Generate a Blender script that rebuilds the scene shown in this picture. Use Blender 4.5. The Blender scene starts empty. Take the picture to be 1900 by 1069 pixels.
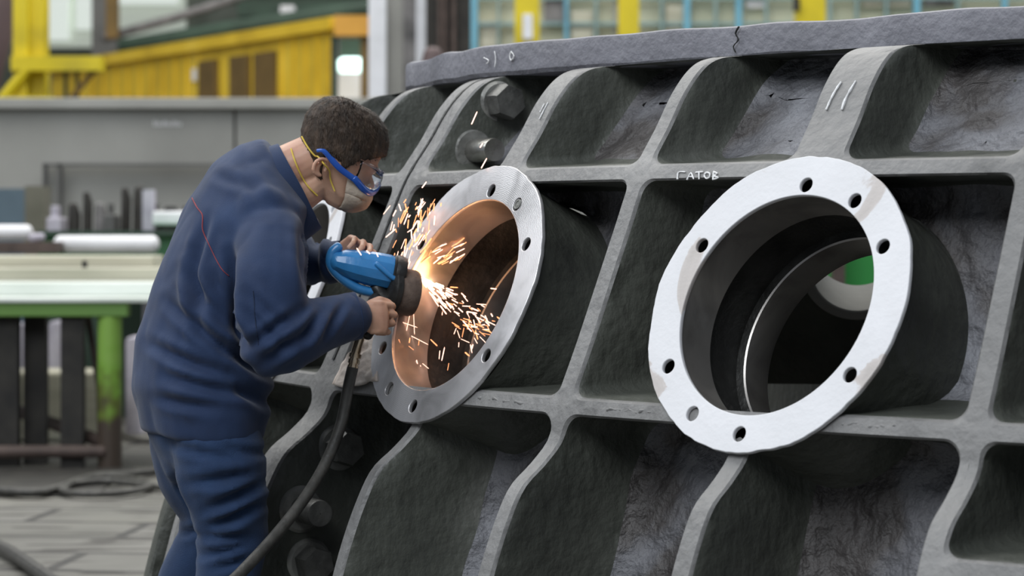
import bpy, bmesh, math, random
from mathutils import Vector, noise, Matrix
from mathutils.bvhtree import BVHTree
random.seed(7)
PI = math.pi
scene = bpy.context.scene
COL = scene.collection

# ------------------------------------------------------------------ camera
FPX = 5000.0
EYE = 1.28
HY = 426.7
cd = bpy.data.cameras.new('camera'); cam = bpy.data.objects.new('camera', cd); COL.objects.link(cam)
cam.location = (0, 0, EYE); cam.rotation_euler = (PI/2, 0, 0)
cd.sensor_width = 36; cd.lens = FPX/1900*36
cd.shift_y = -(534.5-HY)/1900
cd.clip_end = 300
cd.dof.use_dof = True; cd.dof.focus_distance = 6.15; cd.dof.aperture_fstop = 4.0
scene.camera = cam

# ------------------------------------------------------------------ world, lights, exposure
world = bpy.data.worlds.new('hall'); scene.world = world
world.use_nodes = True
bgn = world.node_tree.nodes['Background']
bgn.inputs[0].default_value = (0.80, 0.88, 1.0, 1); bgn.inputs[1].default_value = 0.30
scene.view_settings.view_transform = 'Standard'; scene.view_settings.look = 'None'
scene.view_settings.exposure = 0.0; scene.view_settings.gamma = 1.0
scene.view_settings.use_curve_mapping = False

def area(name, loc, target, sx, sy, power, color):
    l = bpy.data.lights.new(name, 'AREA'); l.shape = 'RECTANGLE'; l.size = sx; l.size_y = sy
    l.energy = power; l.color = color
    o = bpy.data.objects.new(name, l); COL.objects.link(o); o.location = loc
    d = Vector(target)-Vector(loc); o.rotation_euler = d.to_track_quat('-Z', 'Y').to_euler()
    return o
area('skylight_near', (-4.5, -2.5, 9.5), (1.0, 6.5, 0.8), 9, 6, 1250, (0.92, 0.96, 1.0))
area('skylight_left', (-9.0, 9.0, 10), (0, 8.5, 0.6), 6, 10, 650, (0.95, 0.98, 1.0))
area('far_fill', (0, 26, 15), (-2, 28, 0), 34, 26, 8200, (1.0, 0.98, 0.93))  # added overhead fill for the brightness of the background

# ------------------------------------------------------------------ materials
def nt(m):
    m.use_nodes = True
    return m.node_tree, m.node_tree.nodes['Principled BSDF']
def ramp(t, stops):
    r = t.nodes.new('ShaderNodeValToRGB')
    while len(r.color_ramp.elements) < len(stops): r.color_ramp.elements.new(0.5)
    for e, (p, c) in zip(r.color_ramp.elements, stops):
        e.position = p; e.color = (c[0], c[1], c[2], 1)
    return r
def mat(name, stops, scale=4.0, rough=0.6, metal=0.0, bump=0.0, bscale=30.0, detail=6.0, stretch=None, spec=0.5, bdist=0.01, coat=0.0, distort=0.0, sheen=0.0):
    m = bpy.data.materials.new(name); t, b = nt(m)
    tc = t.nodes.new('ShaderNodeTexCoord'); src = tc.outputs['Object']
    if stretch:
        mp = t.nodes.new('ShaderNodeMapping'); mp.inputs['Scale'].default_value = stretch
        t.links.new(src, mp.inputs[0]); src = mp.outputs[0]
    n = t.nodes.new('ShaderNodeTexNoise'); n.inputs['Scale'].default_value = scale; n.inputs['Detail'].default_value = detail
    n.inputs['Distortion'].default_value = distort
    t.links.new(src, n.inputs['Vector'])
    if len(stops) == 1: stops = [(0.3, tuple(c*0.85 for c in stops[0])), (0.7, tuple(c*1.12 for c in stops[0]))]
    r = ramp(t, stops); t.links.new(n.outputs['Fac'], r.inputs[0]); t.links.new(r.outputs[0], b.inputs['Base Color'])
    b.inputs['Roughness'].default_value = rough; b.inputs['Metallic'].default_value = metal
    b.inputs['Specular IOR Level'].default_value = spec
    b.inputs['Coat Weight'].default_value = coat
    b.inputs['Sheen Weight'].default_value = sheen
    if bump:
        n2 = t.nodes.new('ShaderNodeTexNoise'); n2.inputs['Scale'].default_value = bscale; n2.inputs['Detail'].default_value = 8
        t.links.new(src, n2.inputs['Vector'])
        bp = t.nodes.new('ShaderNodeBump'); bp.inputs['Strength'].default_value = bump; bp.inputs['Distance'].default_value = bdist
        t.links.new(n2.outputs['Fac'], bp.inputs['Height']); t.links.new(bp.outputs[0], b.inputs['Normal'])
    return m
def emit(name, c, s):
    m = bpy.data.materials.new(name); t, b = nt(m)
    b.inputs['Base Color'].default_value = (*c, 1); b.inputs['Emission Color'].default_value = (*c, 1); b.inputs['Emission Strength'].default_value = s
    return m
M = {}
M['edge'] = mat('ground_grey_iron', [(0.25, (.085, .085, .083)), (0.38, (.168, .166, .163)), (0.65, (.215, .212, .208)), (0.85, (.29, .286, .28))], 5, .5, 0, .6, 34)  # paler than rib sides: bare ground metal plus lighting put into the colour
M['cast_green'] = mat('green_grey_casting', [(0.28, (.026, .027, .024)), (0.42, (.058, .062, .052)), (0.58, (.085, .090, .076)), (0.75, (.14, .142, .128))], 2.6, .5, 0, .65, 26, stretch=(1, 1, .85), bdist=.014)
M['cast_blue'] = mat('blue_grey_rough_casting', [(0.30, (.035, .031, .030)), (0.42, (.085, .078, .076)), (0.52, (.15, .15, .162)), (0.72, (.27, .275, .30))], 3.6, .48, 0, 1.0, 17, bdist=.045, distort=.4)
M['flange_grey'] = mat('lilac_grey_casting', [(0.25, (.12, .12, .135)), (0.5, (.175, .175, .20)), (0.8, (.25, .25, .28))], 4, .55, 0, .6, 45)
M['paint_white'] = mat('machined_bright_ring', [(0.30, (.40, .37, .35)), (0.385, (.52, .48, .46)), (0.40, (.66, .66, .68)), (0.8, (.74, .74, .765))], 3.6, .5, 0, .1, 60, distort=1.0)
M['black_iron'] = mat('black_iron_and_shade', [(0.3, (.018, .018, .017)), (0.7, (.05, .05, .047))], 12, .38, .3, .4, 50)
M['bolt'] = mat('dark_bolt_steel', [(0.3, (.06, .06, .057)), (0.7, (.14, .14, .13))], 18, .4, .3, .3, 60)
M['washer'] = mat('worn_washer_steel', [(0.35, (.13, .13, .12)), (0.6, (.30, .30, .28)), (0.8, (.5, .5, .48))], 14, .4, .3, .3, 60)
M['shaft'] = mat('bright_pin_steel', [(0.3, (.3, .29, .27)), (0.7, (.5, .49, .46))], 14, .25, .9, .1, 60)
M['rubber'] = mat('dull_black_rubber', [(0.3, (.030, .029, .026)), (0.7, (.065, .062, .055))], 30, .5, 0, .2, 80)
M['brass'] = mat('worn_brass', [(0.3, (.45, .33, .20)), (0.7, (.72, .60, .45))], 40, .25, .9)
M['blue_tool'] = mat('blue_enamel', [(0.0, (.025, .17, .42)), (0.60, (.04, .24, .56)), (0.74, (.06, .26, .56)), (0.8, (.45, .5, .5))], 22, .3, 0, .1, 60, coat=.3)
M['tool_black'] = mat('black_tool_metal', [(0.3, (.012, .012, .012)), (0.7, (.035, .033, .03))], 30, .4, .2, .2, 60)
M['wheel'] = mat('brown_abrasive', [(0.3, (.10, .07, .055)), (0.7, (.17, .125, .10))], 60, .8, 0, .2, 300)
M['rag'] = mat('soiled_cotton', [(0.3, (.50, .40, .33)), (0.55, (.74, .66, .60)), (0.8, (.82, .77, .72))], 14, .9, 0, .4, 60)
M['chalk'] = mat('white_chalk', [(0.3, (.6, .6, .6)), (0.6, (.85, .85, .85))], 90, .9)
M['denim'] = mat('navy_work_cloth', [(0.25, (.006, .017, .052)), (0.5, (.009, .026, .078)), (0.75, (.014, .037, .102))], 7, .85, 0, .3, 380, sheen=.12, bdist=.002)
M['trouser'] = mat('blue_trouser_cloth', [(0.25, (.007, .022, .062)), (0.5, (.011, .034, .094)), (0.75, (.016, .047, .122))], 7, .88, 0, .6, 380, sheen=.1, bdist=.002)
M['collar'] = mat('dark_navy_cloth', [(0.3, (.006, .014, .038)), (0.7, (.011, .023, .058))], 9, .85, 0, .5, 300, bdist=.002)
M['seam_red'] = mat('red_piping', [(0.3, (.18, .03, .04)), (0.7, (.28, .05, .06))], 40, .8)
M['skin'] = mat('skin', [(0.3, (.42, .22, .15)), (0.6, (.60, .36, .25)), (0.8, (.68, .44, .32))], 9, .5, 0, .12, 120, bdist=.003)
M['skin'].node_tree.nodes['Principled BSDF'].inputs['Subsurface Weight'].default_value = .08
M['hair'] = mat('short_brown_hair', [(0.3, (.016, .010, .006)), (0.55, (.050, .031, .019)), (0.8, (.10, .064, .04))], 60, .65, 0, .8, 190, stretch=(1, 1, .35), bdist=.006)
M['mask'] = mat('used_paper_mask', [(0.3, (.28, .22, .17)), (0.6, (.44, .37, .30)), (0.8, (.54, .47, .40))], 10, .9, 0, .3, 90)
M['elastic'] = mat('yellow_elastic', [(0.3, (.62, .42, .05)), (0.7, (.8, .6, .12))], 40, .7)
M['goggle_blue'] = mat('blue_plastic', [(0.3, (.01, .07, .38)), (0.7, (.015, .11, .5))], 20, .3, coat=.3)
M['white_shirt'] = mat('pale_lining', [(0.3, (.4, .34, .32)), (0.7, (.55, .5, .48))], 20, .9)
M['boot'] = mat('black_leather', [(0.3, (.012, .011, .01)), (0.7, (.03, .028, .025))], 20, .5)
lens = bpy.data.materials.new('clear_lens'); t_, b_ = nt(lens)
b_.inputs['Base Color'].default_value = (.9, .95, 1, 1); b_.inputs['Transmission Weight'].default_value = 1; b_.inputs['Roughness'].default_value = .05; b_.inputs['IOR'].default_value = 1.25
M['lens'] = lens
# ground (lathe-turned) metal: rings of fine tool marks
def turned(name, c, rough, bs=.10):
    m = bpy.data.materials.new(name); t, b = nt(m)
    tc = t.nodes.new('ShaderNodeTexCoord')
    n = t.nodes.new('ShaderNodeTexNoise'); n.inputs['Scale'].default_value = 7; n.inputs['Detail'].default_value = 6; n.inputs['Distortion'].default_value = .8
    t.links.new(tc.outputs['Object'], n.inputs['Vector'])
    r = ramp(t, [(.3, tuple(x*.62 for x in c)), (.5, c), (.75, tuple(min(1, x*1.2) for x in c))]); t.links.new(n.outputs['Fac'], r.inputs[0])
    t.links.new(r.outputs[0], b.inputs['Base Color'])
    b.inputs['Metallic'].default_value = .75; b.inputs['Roughness'].default_value = rough
    w = t.nodes.new('ShaderNodeTexWave'); w.wave_type = 'RINGS'; w.rings_direction = 'Z'; w.inputs['Scale'].default_value = 75; w.inputs['Distortion'].default_value = 5
    t.links.new(tc.outputs['Object'], w.inputs['Vector'])
    bp = t.nodes.new('ShaderNodeBump'); bp.inputs['Strength'].default_value = bs; bp.inputs['Distance'].default_value = .002
    t.links.new(w.outputs['Fac'], bp.inputs['Height']); t.links.new(bp.outputs[0], b.inputs['Normal'])
    return m
M['ground_ring'] = turned('ground_steel_ring', (.62, .61, .62), .42)
M['bore'] = turned('bored_steel', (.38, .36, .34), .33, .02)
# background
M['plate_grey'] = mat('weathered_grey_plate', [(0.3, (.25, .25, .235)), (0.5, (.32, .32, .30)), (0.7, (.37, .37, .35))], .8, .8, 0, .2, 20)
M['plate_dark'] = mat('dark_grey_steel', [(0.3, (.08, .08, .078)), (0.7, (.13, .13, .125))], 2, .7)
M['yellow'] = mat('yellow_crane_paint', [(0.25, (.56, .36, .02)), (0.5, (.80, .54, .03)), (0.75, (.88, .62, .06))], 1.2, .55)
M['lemon'] = mat('lemon_crane_paint', [(0.25, (.34, .28, .015)), (0.5, (.62, .50, .01)), (0.75, (.75, .60, .01))], 1.6, .5)
M['orange'] = mat('orange_paint', [(0.3, (.5, .25, .03)), (0.7, (.66, .34, .05))], 2, .6)
M['brown'] = mat('brown_shutter', [(0.3, (.12, .075, .02)), (0.7, (.18, .11, .03))], 3, .7)
M['maroon'] = mat('dull_maroon_steel', [(0.3, (.07, .045, .045)), (0.7, (.12, .08, .08))], 2, .6)
M['white'] = mat('white_paint', [(0.3, (.66, .68, .72)), (0.7, (.82, .84, .9))], 3, .6)
M['pale'] = mat('pale_sheet', [(0.3, (.62, .62, .64)), (0.7, (.85, .85, .88))], 3, .7)
M['cream'] = mat('cream_glass_panel', [(0.3, (.42, .45, .34)), (0.5, (.55, .56, .42)), (0.7, (.66, .62, .44))], 1.0, .6)
M['sky_blue'] = mat('sky_blue_paint', [(0.3, (.10, .30, .42)), (0.7, (.16, .42, .56))], 3, .5)
M['teal'] = mat('faded_teal_bar', [(0.3, (.16, .26, .27)), (0.7, (.25, .36, .36))], 3, .6)
M['green'] = mat('machine_green', [(0.3, (.02, .10, .035)), (0.7, (.035, .17, .06))], 3, .5)
M['bright_green'] = mat('bright_green_paint', [(0.3, (.02, .22, .04)), (0.7, (.035, .32, .06))], 2, .5)
M['dark_green'] = mat('deep_green_steel', [(0.3, (.018, .04, .025)), (0.7, (.035, .07, .045))], 3, .6)
M['beige'] = mat('oily_beige_plank', [(0.3, (.36, .35, .27)), (0.5, (.50, .48, .38)), (0.7, (.60, .60, .50))], 2.5, .45, stretch=(.4, 1, 4))
M['bright_plate'] = mat('lit_pale_plate', [(0.3, (.55, .60, .54)), (0.7, (.80, .84, .80))], 2.5, .3, stretch=(.4, 1, 3))  # bright light on the bench top and plank face put into the colour
M['rust'] = mat('rusty_pipe', [(0.3, (.045, .03, .025)), (0.7, (.10, .07, .06))], 8, .7)
M['soot'] = mat('sooty_steel', [(0.3, (.010, .009, .008)), (0.7, (.03, .027, .022))], 8, .7)
M['scrap'] = mat('scrap_steel', [(0.3, (.05, .05, .05)), (0.7, (.22, .21, .21))], 5, .6)
M['lilac_sack'] = mat('pale_lilac_sack', [(0.3, (.34, .32, .38)), (0.7, (.5, .48, .54))], 8, .9)
M['cabinet'] = mat('slate_blue_cabinet', [(0.3, (.07, .11, .14)), (0.7, (.10, .15, .19))], 3, .5)
M['concrete'] = mat('olive_concrete', [(0.3, (.10, .10, .075)), (0.7, (.17, .165, .13))], 3, .9)
M['wall_far'] = mat('dark_green_hall_wall', [(0.3, (.045, .055, .045)), (0.55, (.10, .115, .09)), (0.75, (.26, .28, .24))], .35, .9, distort=.8)  # dark green-grey wall with pale mottling
M['lamp_white'] = emit('lit_doorway_lamp', (.72, 1.0, .95), 2.2)
M['dim_glow'] = emit('dim_glow_panel', (.55, .60, .52), .26)
M['day_window'] = emit('daylight_window', (.85, .92, .85), .4)
# graded green-to-rust leg paint (paint worn off towards the foot)
def leg_paint():
    m = bpy.data.materials.new('flaking_lime_paint'); t, b = nt(m)
    tc = t.nodes.new('ShaderNodeTexCoord'); sp = t.nodes.new('ShaderNodeSeparateXYZ'); t.links.new(tc.outputs['Object'], sp.inputs[0])
    n = t.nodes.new('ShaderNodeTexNoise'); n.inputs['Scale'].default_value = 9; t.links.new(tc.outputs['Object'], n.inputs['Vector'])
    a = t.nodes.new('ShaderNodeMath'); a.operation = 'MULTIPLY_ADD'; a.inputs[1].default_value = .7; t.links.new(n.outputs['Fac'], a.inputs[0]); t.links.new(sp.outputs['Z'], a.inputs[2])
    r = ramp(t, [(.55, (.05, .035, .025)), (.70, (.10, .13, .02)), (.85, (.17, .33, .04)), (1.0, (.20, .36, .06))]); t.links.new(a.outputs[0], r.inputs[0])
    t.links.new(r.outputs[0], b.inputs['Base Color']); b.inputs['Roughness'].default_value = .5
    return m
M['leg_paint'] = leg_paint()
def beam_paint():
    m = bpy.data.materials.new('patched_green_beam_paint'); t, b = nt(m)
    tc = t.nodes.new('ShaderNodeTexCoord'); sp = t.nodes.new('ShaderNodeSeparateXYZ'); t.links.new(tc.outputs['Object'], sp.inputs[0])
    mr = t.nodes.new('ShaderNodeMapRange'); mr.inputs[1].default_value = -3.0; mr.inputs[2].default_value = -2.0; t.links.new(sp.outputs['X'], mr.inputs[0])
    r = ramp(t, [(.0, (.05, .04, .03)), (.37, (.07, .05, .03)), (.44, (.36, .27, .02)), (.56, (.30, .25, .03)), (.64, (.06, .13, .05)), (.9, (.12, .24, .05))])
    t.links.new(mr.outputs[0], r.inputs[0]); t.links.new(r.outputs[0], b.inputs['Base Color']); b.inputs['Roughness'].default_value = .6
    return m
M['beam_paint'] = beam_paint()
def floor_mat():
    m = bpy.data.materials.new('slotted_floor_plates'); t, b = nt(m)
    tc = t.nodes.new('ShaderNodeTexCoord')
    mp = t.nodes.new('ShaderNodeMapping'); mp.inputs['Rotation'].default_value = (0, 0, .10); t.links.new(tc.outputs['Object'], mp.inputs[0])
    br = t.nodes.new('ShaderNodeTexBrick'); br.offset = .5; br.inputs['Scale'].default_value = 1.0
    br.inputs['Brick Width'].default_value = 1.1; br.inputs['Row Height'].default_value = .55; br.inputs['Mortar Size'].default_value = .026
    br.inputs['Color1'].default_value = (.13, .126, .11, 1); br.inputs['Color2'].default_value = (.165, .16, .145, 1); br.inputs['Mortar'].default_value = (.03, .028, .025, 1)
    t.links.new(mp.outputs[0], br.inputs['Vector'])
    m2 = t.nodes.new('ShaderNodeMapping'); m2.inputs['Rotation'].default_value = (0, 0, .10); m2.inputs['Scale'].default_value = (2.2, 9, 1); t.links.new(tc.outputs['Object'], m2.inputs[0])
    b2 = t.nodes.new('ShaderNodeTexNoise'); b2.inputs['Scale'].default_value = 1.0; b2.inputs['Detail'].default_value = 1; t.links.new(m2.outputs[0], b2.inputs['Vector'])
    r2 = ramp(t, [(.585, (1, 1, 1)), (.60, (.25, .23, .21))]); t.links.new(b2.outputs['Fac'], r2.inputs[0])
    n = t.nodes.new('ShaderNodeTexNoise'); n.inputs['Scale'].default_value = 1.3; n.inputs['Detail'].default_value = 8; t.links.new(tc.outputs['Object'], n.inputs['Vector'])
    r = ramp(t, [(.3, (.55, .55, .52)), (.55, (1, 1, 1)), (.75, (1.0, 1.0, .92))]); t.links.new(n.outputs['Fac'], r.inputs[0])
    x = t.nodes.new('ShaderNodeMix'); x.data_type = 'RGBA'; x.blend_type = 'MULTIPLY'; x.inputs[0].default_value = 1
    t.links.new(br.outputs['Color'], x.inputs[6]); t.links.new(r2.outputs[0], x.inputs[7])
    y = t.nodes.new('ShaderNodeMix'); y.data_type = 'RGBA'; y.blend_type = 'MULTIPLY'; y.inputs[0].default_value = 1
    t.links.new(x.outputs[2], y.inputs[6]); t.links.new(r.outputs[0], y.inputs[7])
    t.links.new(y.outputs[2], b.inputs['Base Color']); b.inputs['Roughness'].default_value = .55
    bp = t.nodes.new('ShaderNodeBump'); bp.inputs['Strength'].default_value = .5; bp.inputs['Distance'].default_value = .01
    t.links.new(y.outputs[2], bp.inputs['Height']); t.links.new(bp.outputs[0], b.inputs['Normal'])
    return m
M['floor'] = floor_mat()

# ------------------------------------------------------------------ helpers
def W(x, y, Y): return Vector(((x-950)*Y/FPX, Y, EYE+(HY-y)*Y/FPX))
def tag(o, label=None, cat=None, group=None, kind=None):
    if label: o['label'] = label
    if cat: o['category'] = cat
    if group: o['group'] = group
    if kind: o['kind'] = kind
    return o
def empty(name, loc, label=None, cat=None, group=None):
    o = bpy.data.objects.new(name, None); COL.objects.link(o); o.location = loc; o.empty_display_size = .1
    tag(o, label, cat, group); return o
def obj(name, bm, mats, parent=None, smooth=True, angle=40, doubles=0):
    if doubles: bmesh.ops.remove_doubles(bm, verts=bm.verts, dist=doubles)
    bmesh.ops.recalc_face_normals(bm, faces=bm.faces) if smooth != 'keep' else None
    me = bpy.data.meshes.new(name); bm.to_mesh(me); bm.free()
    if not isinstance(mats, (list, tuple)): mats = [mats]
    for m in mats: me.materials.append(m)
    if smooth:
        for p in me.polygons: p.use_smooth = True
        try: me.set_sharp_from_angle(angle=math.radians(angle))
        except Exception: pass
    o = bpy.data.objects.new(name, me); COL.objects.link(o)
    if parent:
        o.parent = parent
        # geometry is built in world coordinates: shift it into the parent's frame
        off = parent_world(parent)
        me.transform(Matrix.Translation(-off))
    return o
def parent_world(p):
    v = Vector((0, 0, 0))
    while p: v = v+p.location; p = p.parent
    return v
def recentre(o):
    """put a single-mesh thing's origin at its base centre"""
    me = o.data; xs = [v.co for v in me.vertices]
    lo = Vector((min(c.x for c in xs), min(c.y for c in xs), min(c.z for c in xs))); hi = Vector((max(c.x for c in xs), max(c.y for c in xs), max(c.z for c in xs)))
    b = Vector(((lo.x+hi.x)/2, (lo.y+hi.y)/2, lo.z)); me.transform(Matrix.Translation(-b)); o.location = b
    return o
def box(bm, lo, hi, bev=0.0, rot=0.0):
    c = [(lo[i]+hi[i])/2 for i in range(3)]; d = [hi[i]-lo[i] for i in range(3)]
    r = bmesh.ops.create_cube(bm, size=1)
    vs = r['verts']
    for v in vs: v.co = Vector((v.co.x*d[0], v.co.y*d[1], v.co.z*d[2]))
    if bev:
        es = set(e for v in vs for e in v.link_edges)
        rr = bmesh.ops.bevel(bm, geom=list(es), offset=bev, segments=2, affect='EDGES', profile=.5)
        vs = list(set(v for f in rr['faces'] for v in f.verts) | set(v for v in vs if v.is_valid))
    mt = Matrix.Translation(c) @ Matrix.Rotation(rot, 4, 'Z')
    for v in vs: v.co = mt @ v.co
    return vs
def ring_faces(bm, A, B, mi=0, closed=True):
    n = len(A); out = []
    for i in range(n if closed else n-1):
        j = (i+1) % n
        try: f = bm.faces.new((A[i], A[j], B[j], B[i])); f.material_index = mi; out.append(f)
        except ValueError: pass
    return out
def tube(bm, pts, radii, n=16, ref=None, caps=True, mi=0, round_end=True):
    """closed tapered tube; radii are scalars or (a along ref, b across)"""
    pts = [Vector(p) for p in pts]; N = len(pts)
    rad = [(r, r) if not isinstance(r, (tuple, list)) else r for r in radii]
    tan = []
    for i in range(N):
        a = pts[max(0, i-1)]; b = pts[min(N-1, i+1)]; tan.append((b-a).normalized())
    u = Vector(ref) if ref is not None else (Vector((0, 0, 1)) if abs(tan[0].z) < .9 else Vector((0, 1, 0)))
    secs = []
    for i in range(N):
        t = tan[i]; uu = u-t*u.dot(t)
        if uu.length < 1e-4: uu = t.orthogonal()
        uu.normalize()
        if ref is None: u = uu
        secs.append((pts[i], uu, t.cross(uu), rad[i][0], rad[i][1], t))
    if round_end:
        def cap(s, sgn):
            c, uu, vv, a, b, t = s; r = min(a, b); out = []
            for q in (.35, .7, .92): 
                k = math.sqrt(1-q*q); out.append((c+t*sgn*r*q*.8, uu, vv, a*k, b*k, t))
            return out
        secs = cap(secs[0], -1)[::-1]+secs+cap(secs[-1], 1)
    loops = []
    for c, uu, vv, a, b, t in secs:
        loops.append([bm.verts.new(c+uu*a*math.cos(2*PI*k/n)+vv*b*math.sin(2*PI*k/n)) for k in range(n)])
    for A, B in zip(loops, loops[1:]): ring_faces(bm, A, B, mi)
    if caps:
        f = bm.faces.new(loops[0][::-1]); f.material_index = mi; f = bm.faces.new(loops[-1]); f.material_index = mi
    return loops
def smooth_path(pts, m=6):
    P = [Vector(p) for p in pts]; out = []
    for i in range(len(P)-1):
        p0 = P[max(i-1, 0)]; p1 = P[i]; p2 = P[i+1]; p3 = P[min(i+2, len(P)-1)]
        for k in range(m):
            t = k/m
            out.append(.5*((2*p1)+(-p0+p2)*t+(2*p0-5*p1+4*p2-p3)*t*t+(-p0+3*p1-3*p2+p3)*t**3))
    out.append(P[-1]); return out
def lathe(bm, prof, origin, axis, ref, n=64, mi=0, closed=False):
    """prof: (radius, distance along axis)"""
    axis = Vector(axis).normalized(); u = (Vector(ref)-axis*Vector(ref).dot(axis)).normalized(); v = axis.cross(u); o = Vector(origin)
    loops = [[bm.verts.new(o+axis*d+(u*math.cos(2*PI*k/n)+v*math.sin(2*PI*k/n))*r) for k in range(n)] for r, d in prof]
    for A, B in zip(loops, loops[1:]): ring_faces(bm, A, B, mi)
    if closed: ring_faces(bm, loops[-1], loops[0], mi)
    return loops
def remeshed(bm, voxel, smooth=2):
    me = bpy.data.meshes.new('tmp'); bmesh.ops.recalc_face_normals(bm, faces=bm.faces); bm.to_mesh(me); bm.free()
    o = bpy.data.objects.new('tmp', me); COL.objects.link(o)
    md = o.modifiers.new('r', 'REMESH'); md.mode = 'VOXEL'; md.voxel_size = voxel
    if smooth:
        s = o.modifiers.new('s', 'SMOOTH'); s.iterations = smooth; s.factor = .5
    dg = bpy.context.evaluated_depsgraph_get(); dg.update()
    m2 = bpy.data.meshes.new_from_object(o.evaluated_get(dg))
    bpy.data.objects.remove(o); bpy.data.meshes.remove(me)
    out = bmesh.new(); out.from_mesh(m2); bpy.data.meshes.remove(m2)
    return out

# ------------------------------------------------------------------ THE CASTING
S = 3.5
CX, CY = 1.133, 2.5942
P0, DP = .6703, .1113
def PW(R, ph, z): return Vector((S*(CX-R*math.sin(ph)), S*(CY-R*math.cos(ph)), S*z+EYE))
PROF = [(1.225, .1165), (1.262, .116), (1.285, .1135), (1.300, .106), (1.315, .0895), (1.329, .067), (1.3485, .0375), (1.365, 0.0), (1.38, -.0345), (1.397, -.0735), (1.4145, -.1115),
        (1.4205, -.132), (1.435, -.147), (1.4525, -.1615), (1.4655, -.185), (1.477, -.2143), (1.486, -.245), (1.497, -.29), (1.505, -.345)]
SKIN = [(1.215, .1165), (1.240, .10), (1.268, .067), (1.291, .0375), (1.314, -.0345), (1.338, -.1115), (1.352, -.15), (1.368, -.20), (1.385, -.26), (1.40, -.345)]
def dense(P, m=10):
    Q = smooth_path([(a, b, 0) for a, b in P], m); return [(q.x, q.y) for q in Q]
PD = dense(PROF); SD = dense(SKIN)
VL = [0.0]
for a, b in zip(PD, PD[1:]): VL.append(VL[-1]+math.hypot(b[0]-a[0], b[1]-a[1]))
def prof_v(v):                       # arc length -> (R, z)
    v = max(0, min(VL[-1]-1e-9, v)); lo, hi = 0, len(VL)-1
    while hi-lo > 1:
        m = (lo+hi)//2
        if VL[m] <= v: lo = m
        else: hi = m
    t = (v-VL[lo])/(VL[hi]-VL[lo]); a, b = PD[lo], PD[hi]
    return a[0]+(b[0]-a[0])*t, a[1]+(b[1]-a[1])*t
def v_of_z(z):
    for i in range(len(PD)-1):
        if PD[i][1] >= z >= PD[i+1][1]: 
            t = (PD[i][1]-z)/(PD[i][1]-PD[i+1][1]+1e-12); return VL[i]+t*(VL[i+1]-VL[i])
    return VL[-1]
def interp(P, z):
    for a, b in zip(P, P[1:]):
        if a[1] >= z >= b[1]: 
            t = (a[1]-z)/(a[1]-b[1]+1e-12); return a[0]+(b[0]-a[0])*t
    return P[0][0] if z > P[0][1] else P[-1][0]
def skinR(z): return interp(SD, z)
V_TOP = v_of_z(.1158); V_H1 = v_of_z(.0372); V_H2 = v_of_z(-.1115); V_H3 = v_of_z(-.1815); V_BOT = v_of_z(-.338)
def surf(x, y, off=0.0):
    """point where the sight line through a pixel meets the casting's outer envelope (used only to look up where a mark sits on it)"""
    t = (x-950)/FPX; g = (HY-y)/FPX; lo, hi = .8, 2.6; Y = lo
    while Y < hi:
        R = math.hypot(CX-t*Y, CY-Y); z = g*Y
        if -.35 < z < .116 and R <= interp(PD, z)+off: break
        Y += .0008
    ph = math.atan2(CX-t*Y, CY-Y); return R, ph, g*Y
casing = empty('turbine_casing', PW(1.45, .89, (0-EYE)/S+.0), 'huge dark grey cast casing with curved ribs and round flanged ports', 'machine part')
partbm = {}
PAX = []
def pb(key):
    if key not in partbm: partbm[key] = bmesh.new()
    return partbm[key]
def addquad(key, pts, mi):
    if key[0] in ('skin', 'rib', 'cross'):
        c = (Vector(pts[0])+Vector(pts[2]))*.5
        for C, n in PAX:
            d = (c-C).dot(n)
            if -.48 < d < -.012 and ((c-C)-n*d).length < .0835*S: return
    b = pb(key); vs = [b.verts.new(p) for p in pts]
    f = b.faces.new(vs); f.material_index = mi
# half widths of the ribs (top band, middle band, bottom band)
HW = {-4: (.006, .006, .006), -3: (.006, .006, .006), -2: (.006, .006, .006), -1: (.006, .006, .006), 0: (.0062, .0060, .0058), 1: (.0180, .0060, .0062), 2: (.0058, .0064, .0056), 3: (.0120, .0060, .0042), 4: (.0190, .0170, .0165), 5: (.0075, .0060, .0060), 6: (.006, .006, .006)}
def phk(k, band):
    if k == 6 and band == 2: return 1.262
    return P0+DP*k
PORTS = {1: .7800, 3: 1.0060, 5: 1.2340, -1: .555}
BE = .403
def port_frame(ph):
    er = Vector((-math.sin(ph), -math.cos(ph), 0)); et = Vector((-math.cos(ph), math.sin(ph), 0)); ez = Vector((0, 0, 1))
    v = ez*math.cos(BE)-er*math.sin(BE); n = er*math.cos(BE)+ez*math.sin(BE)
    C = Vector((CX, CY, 0))+1.3825*er-.0434*ez-.0030*v+.0056*n
    return C*S+Vector((0, 0, EYE)), et, v, n
PAX[:] = [(port_frame(a)[0], port_frame(a)[3]) for a in PORTS.values()]
def jit(p, a, sc=9.0):
    return p+noise.noise_vector(p*sc)*a
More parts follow.
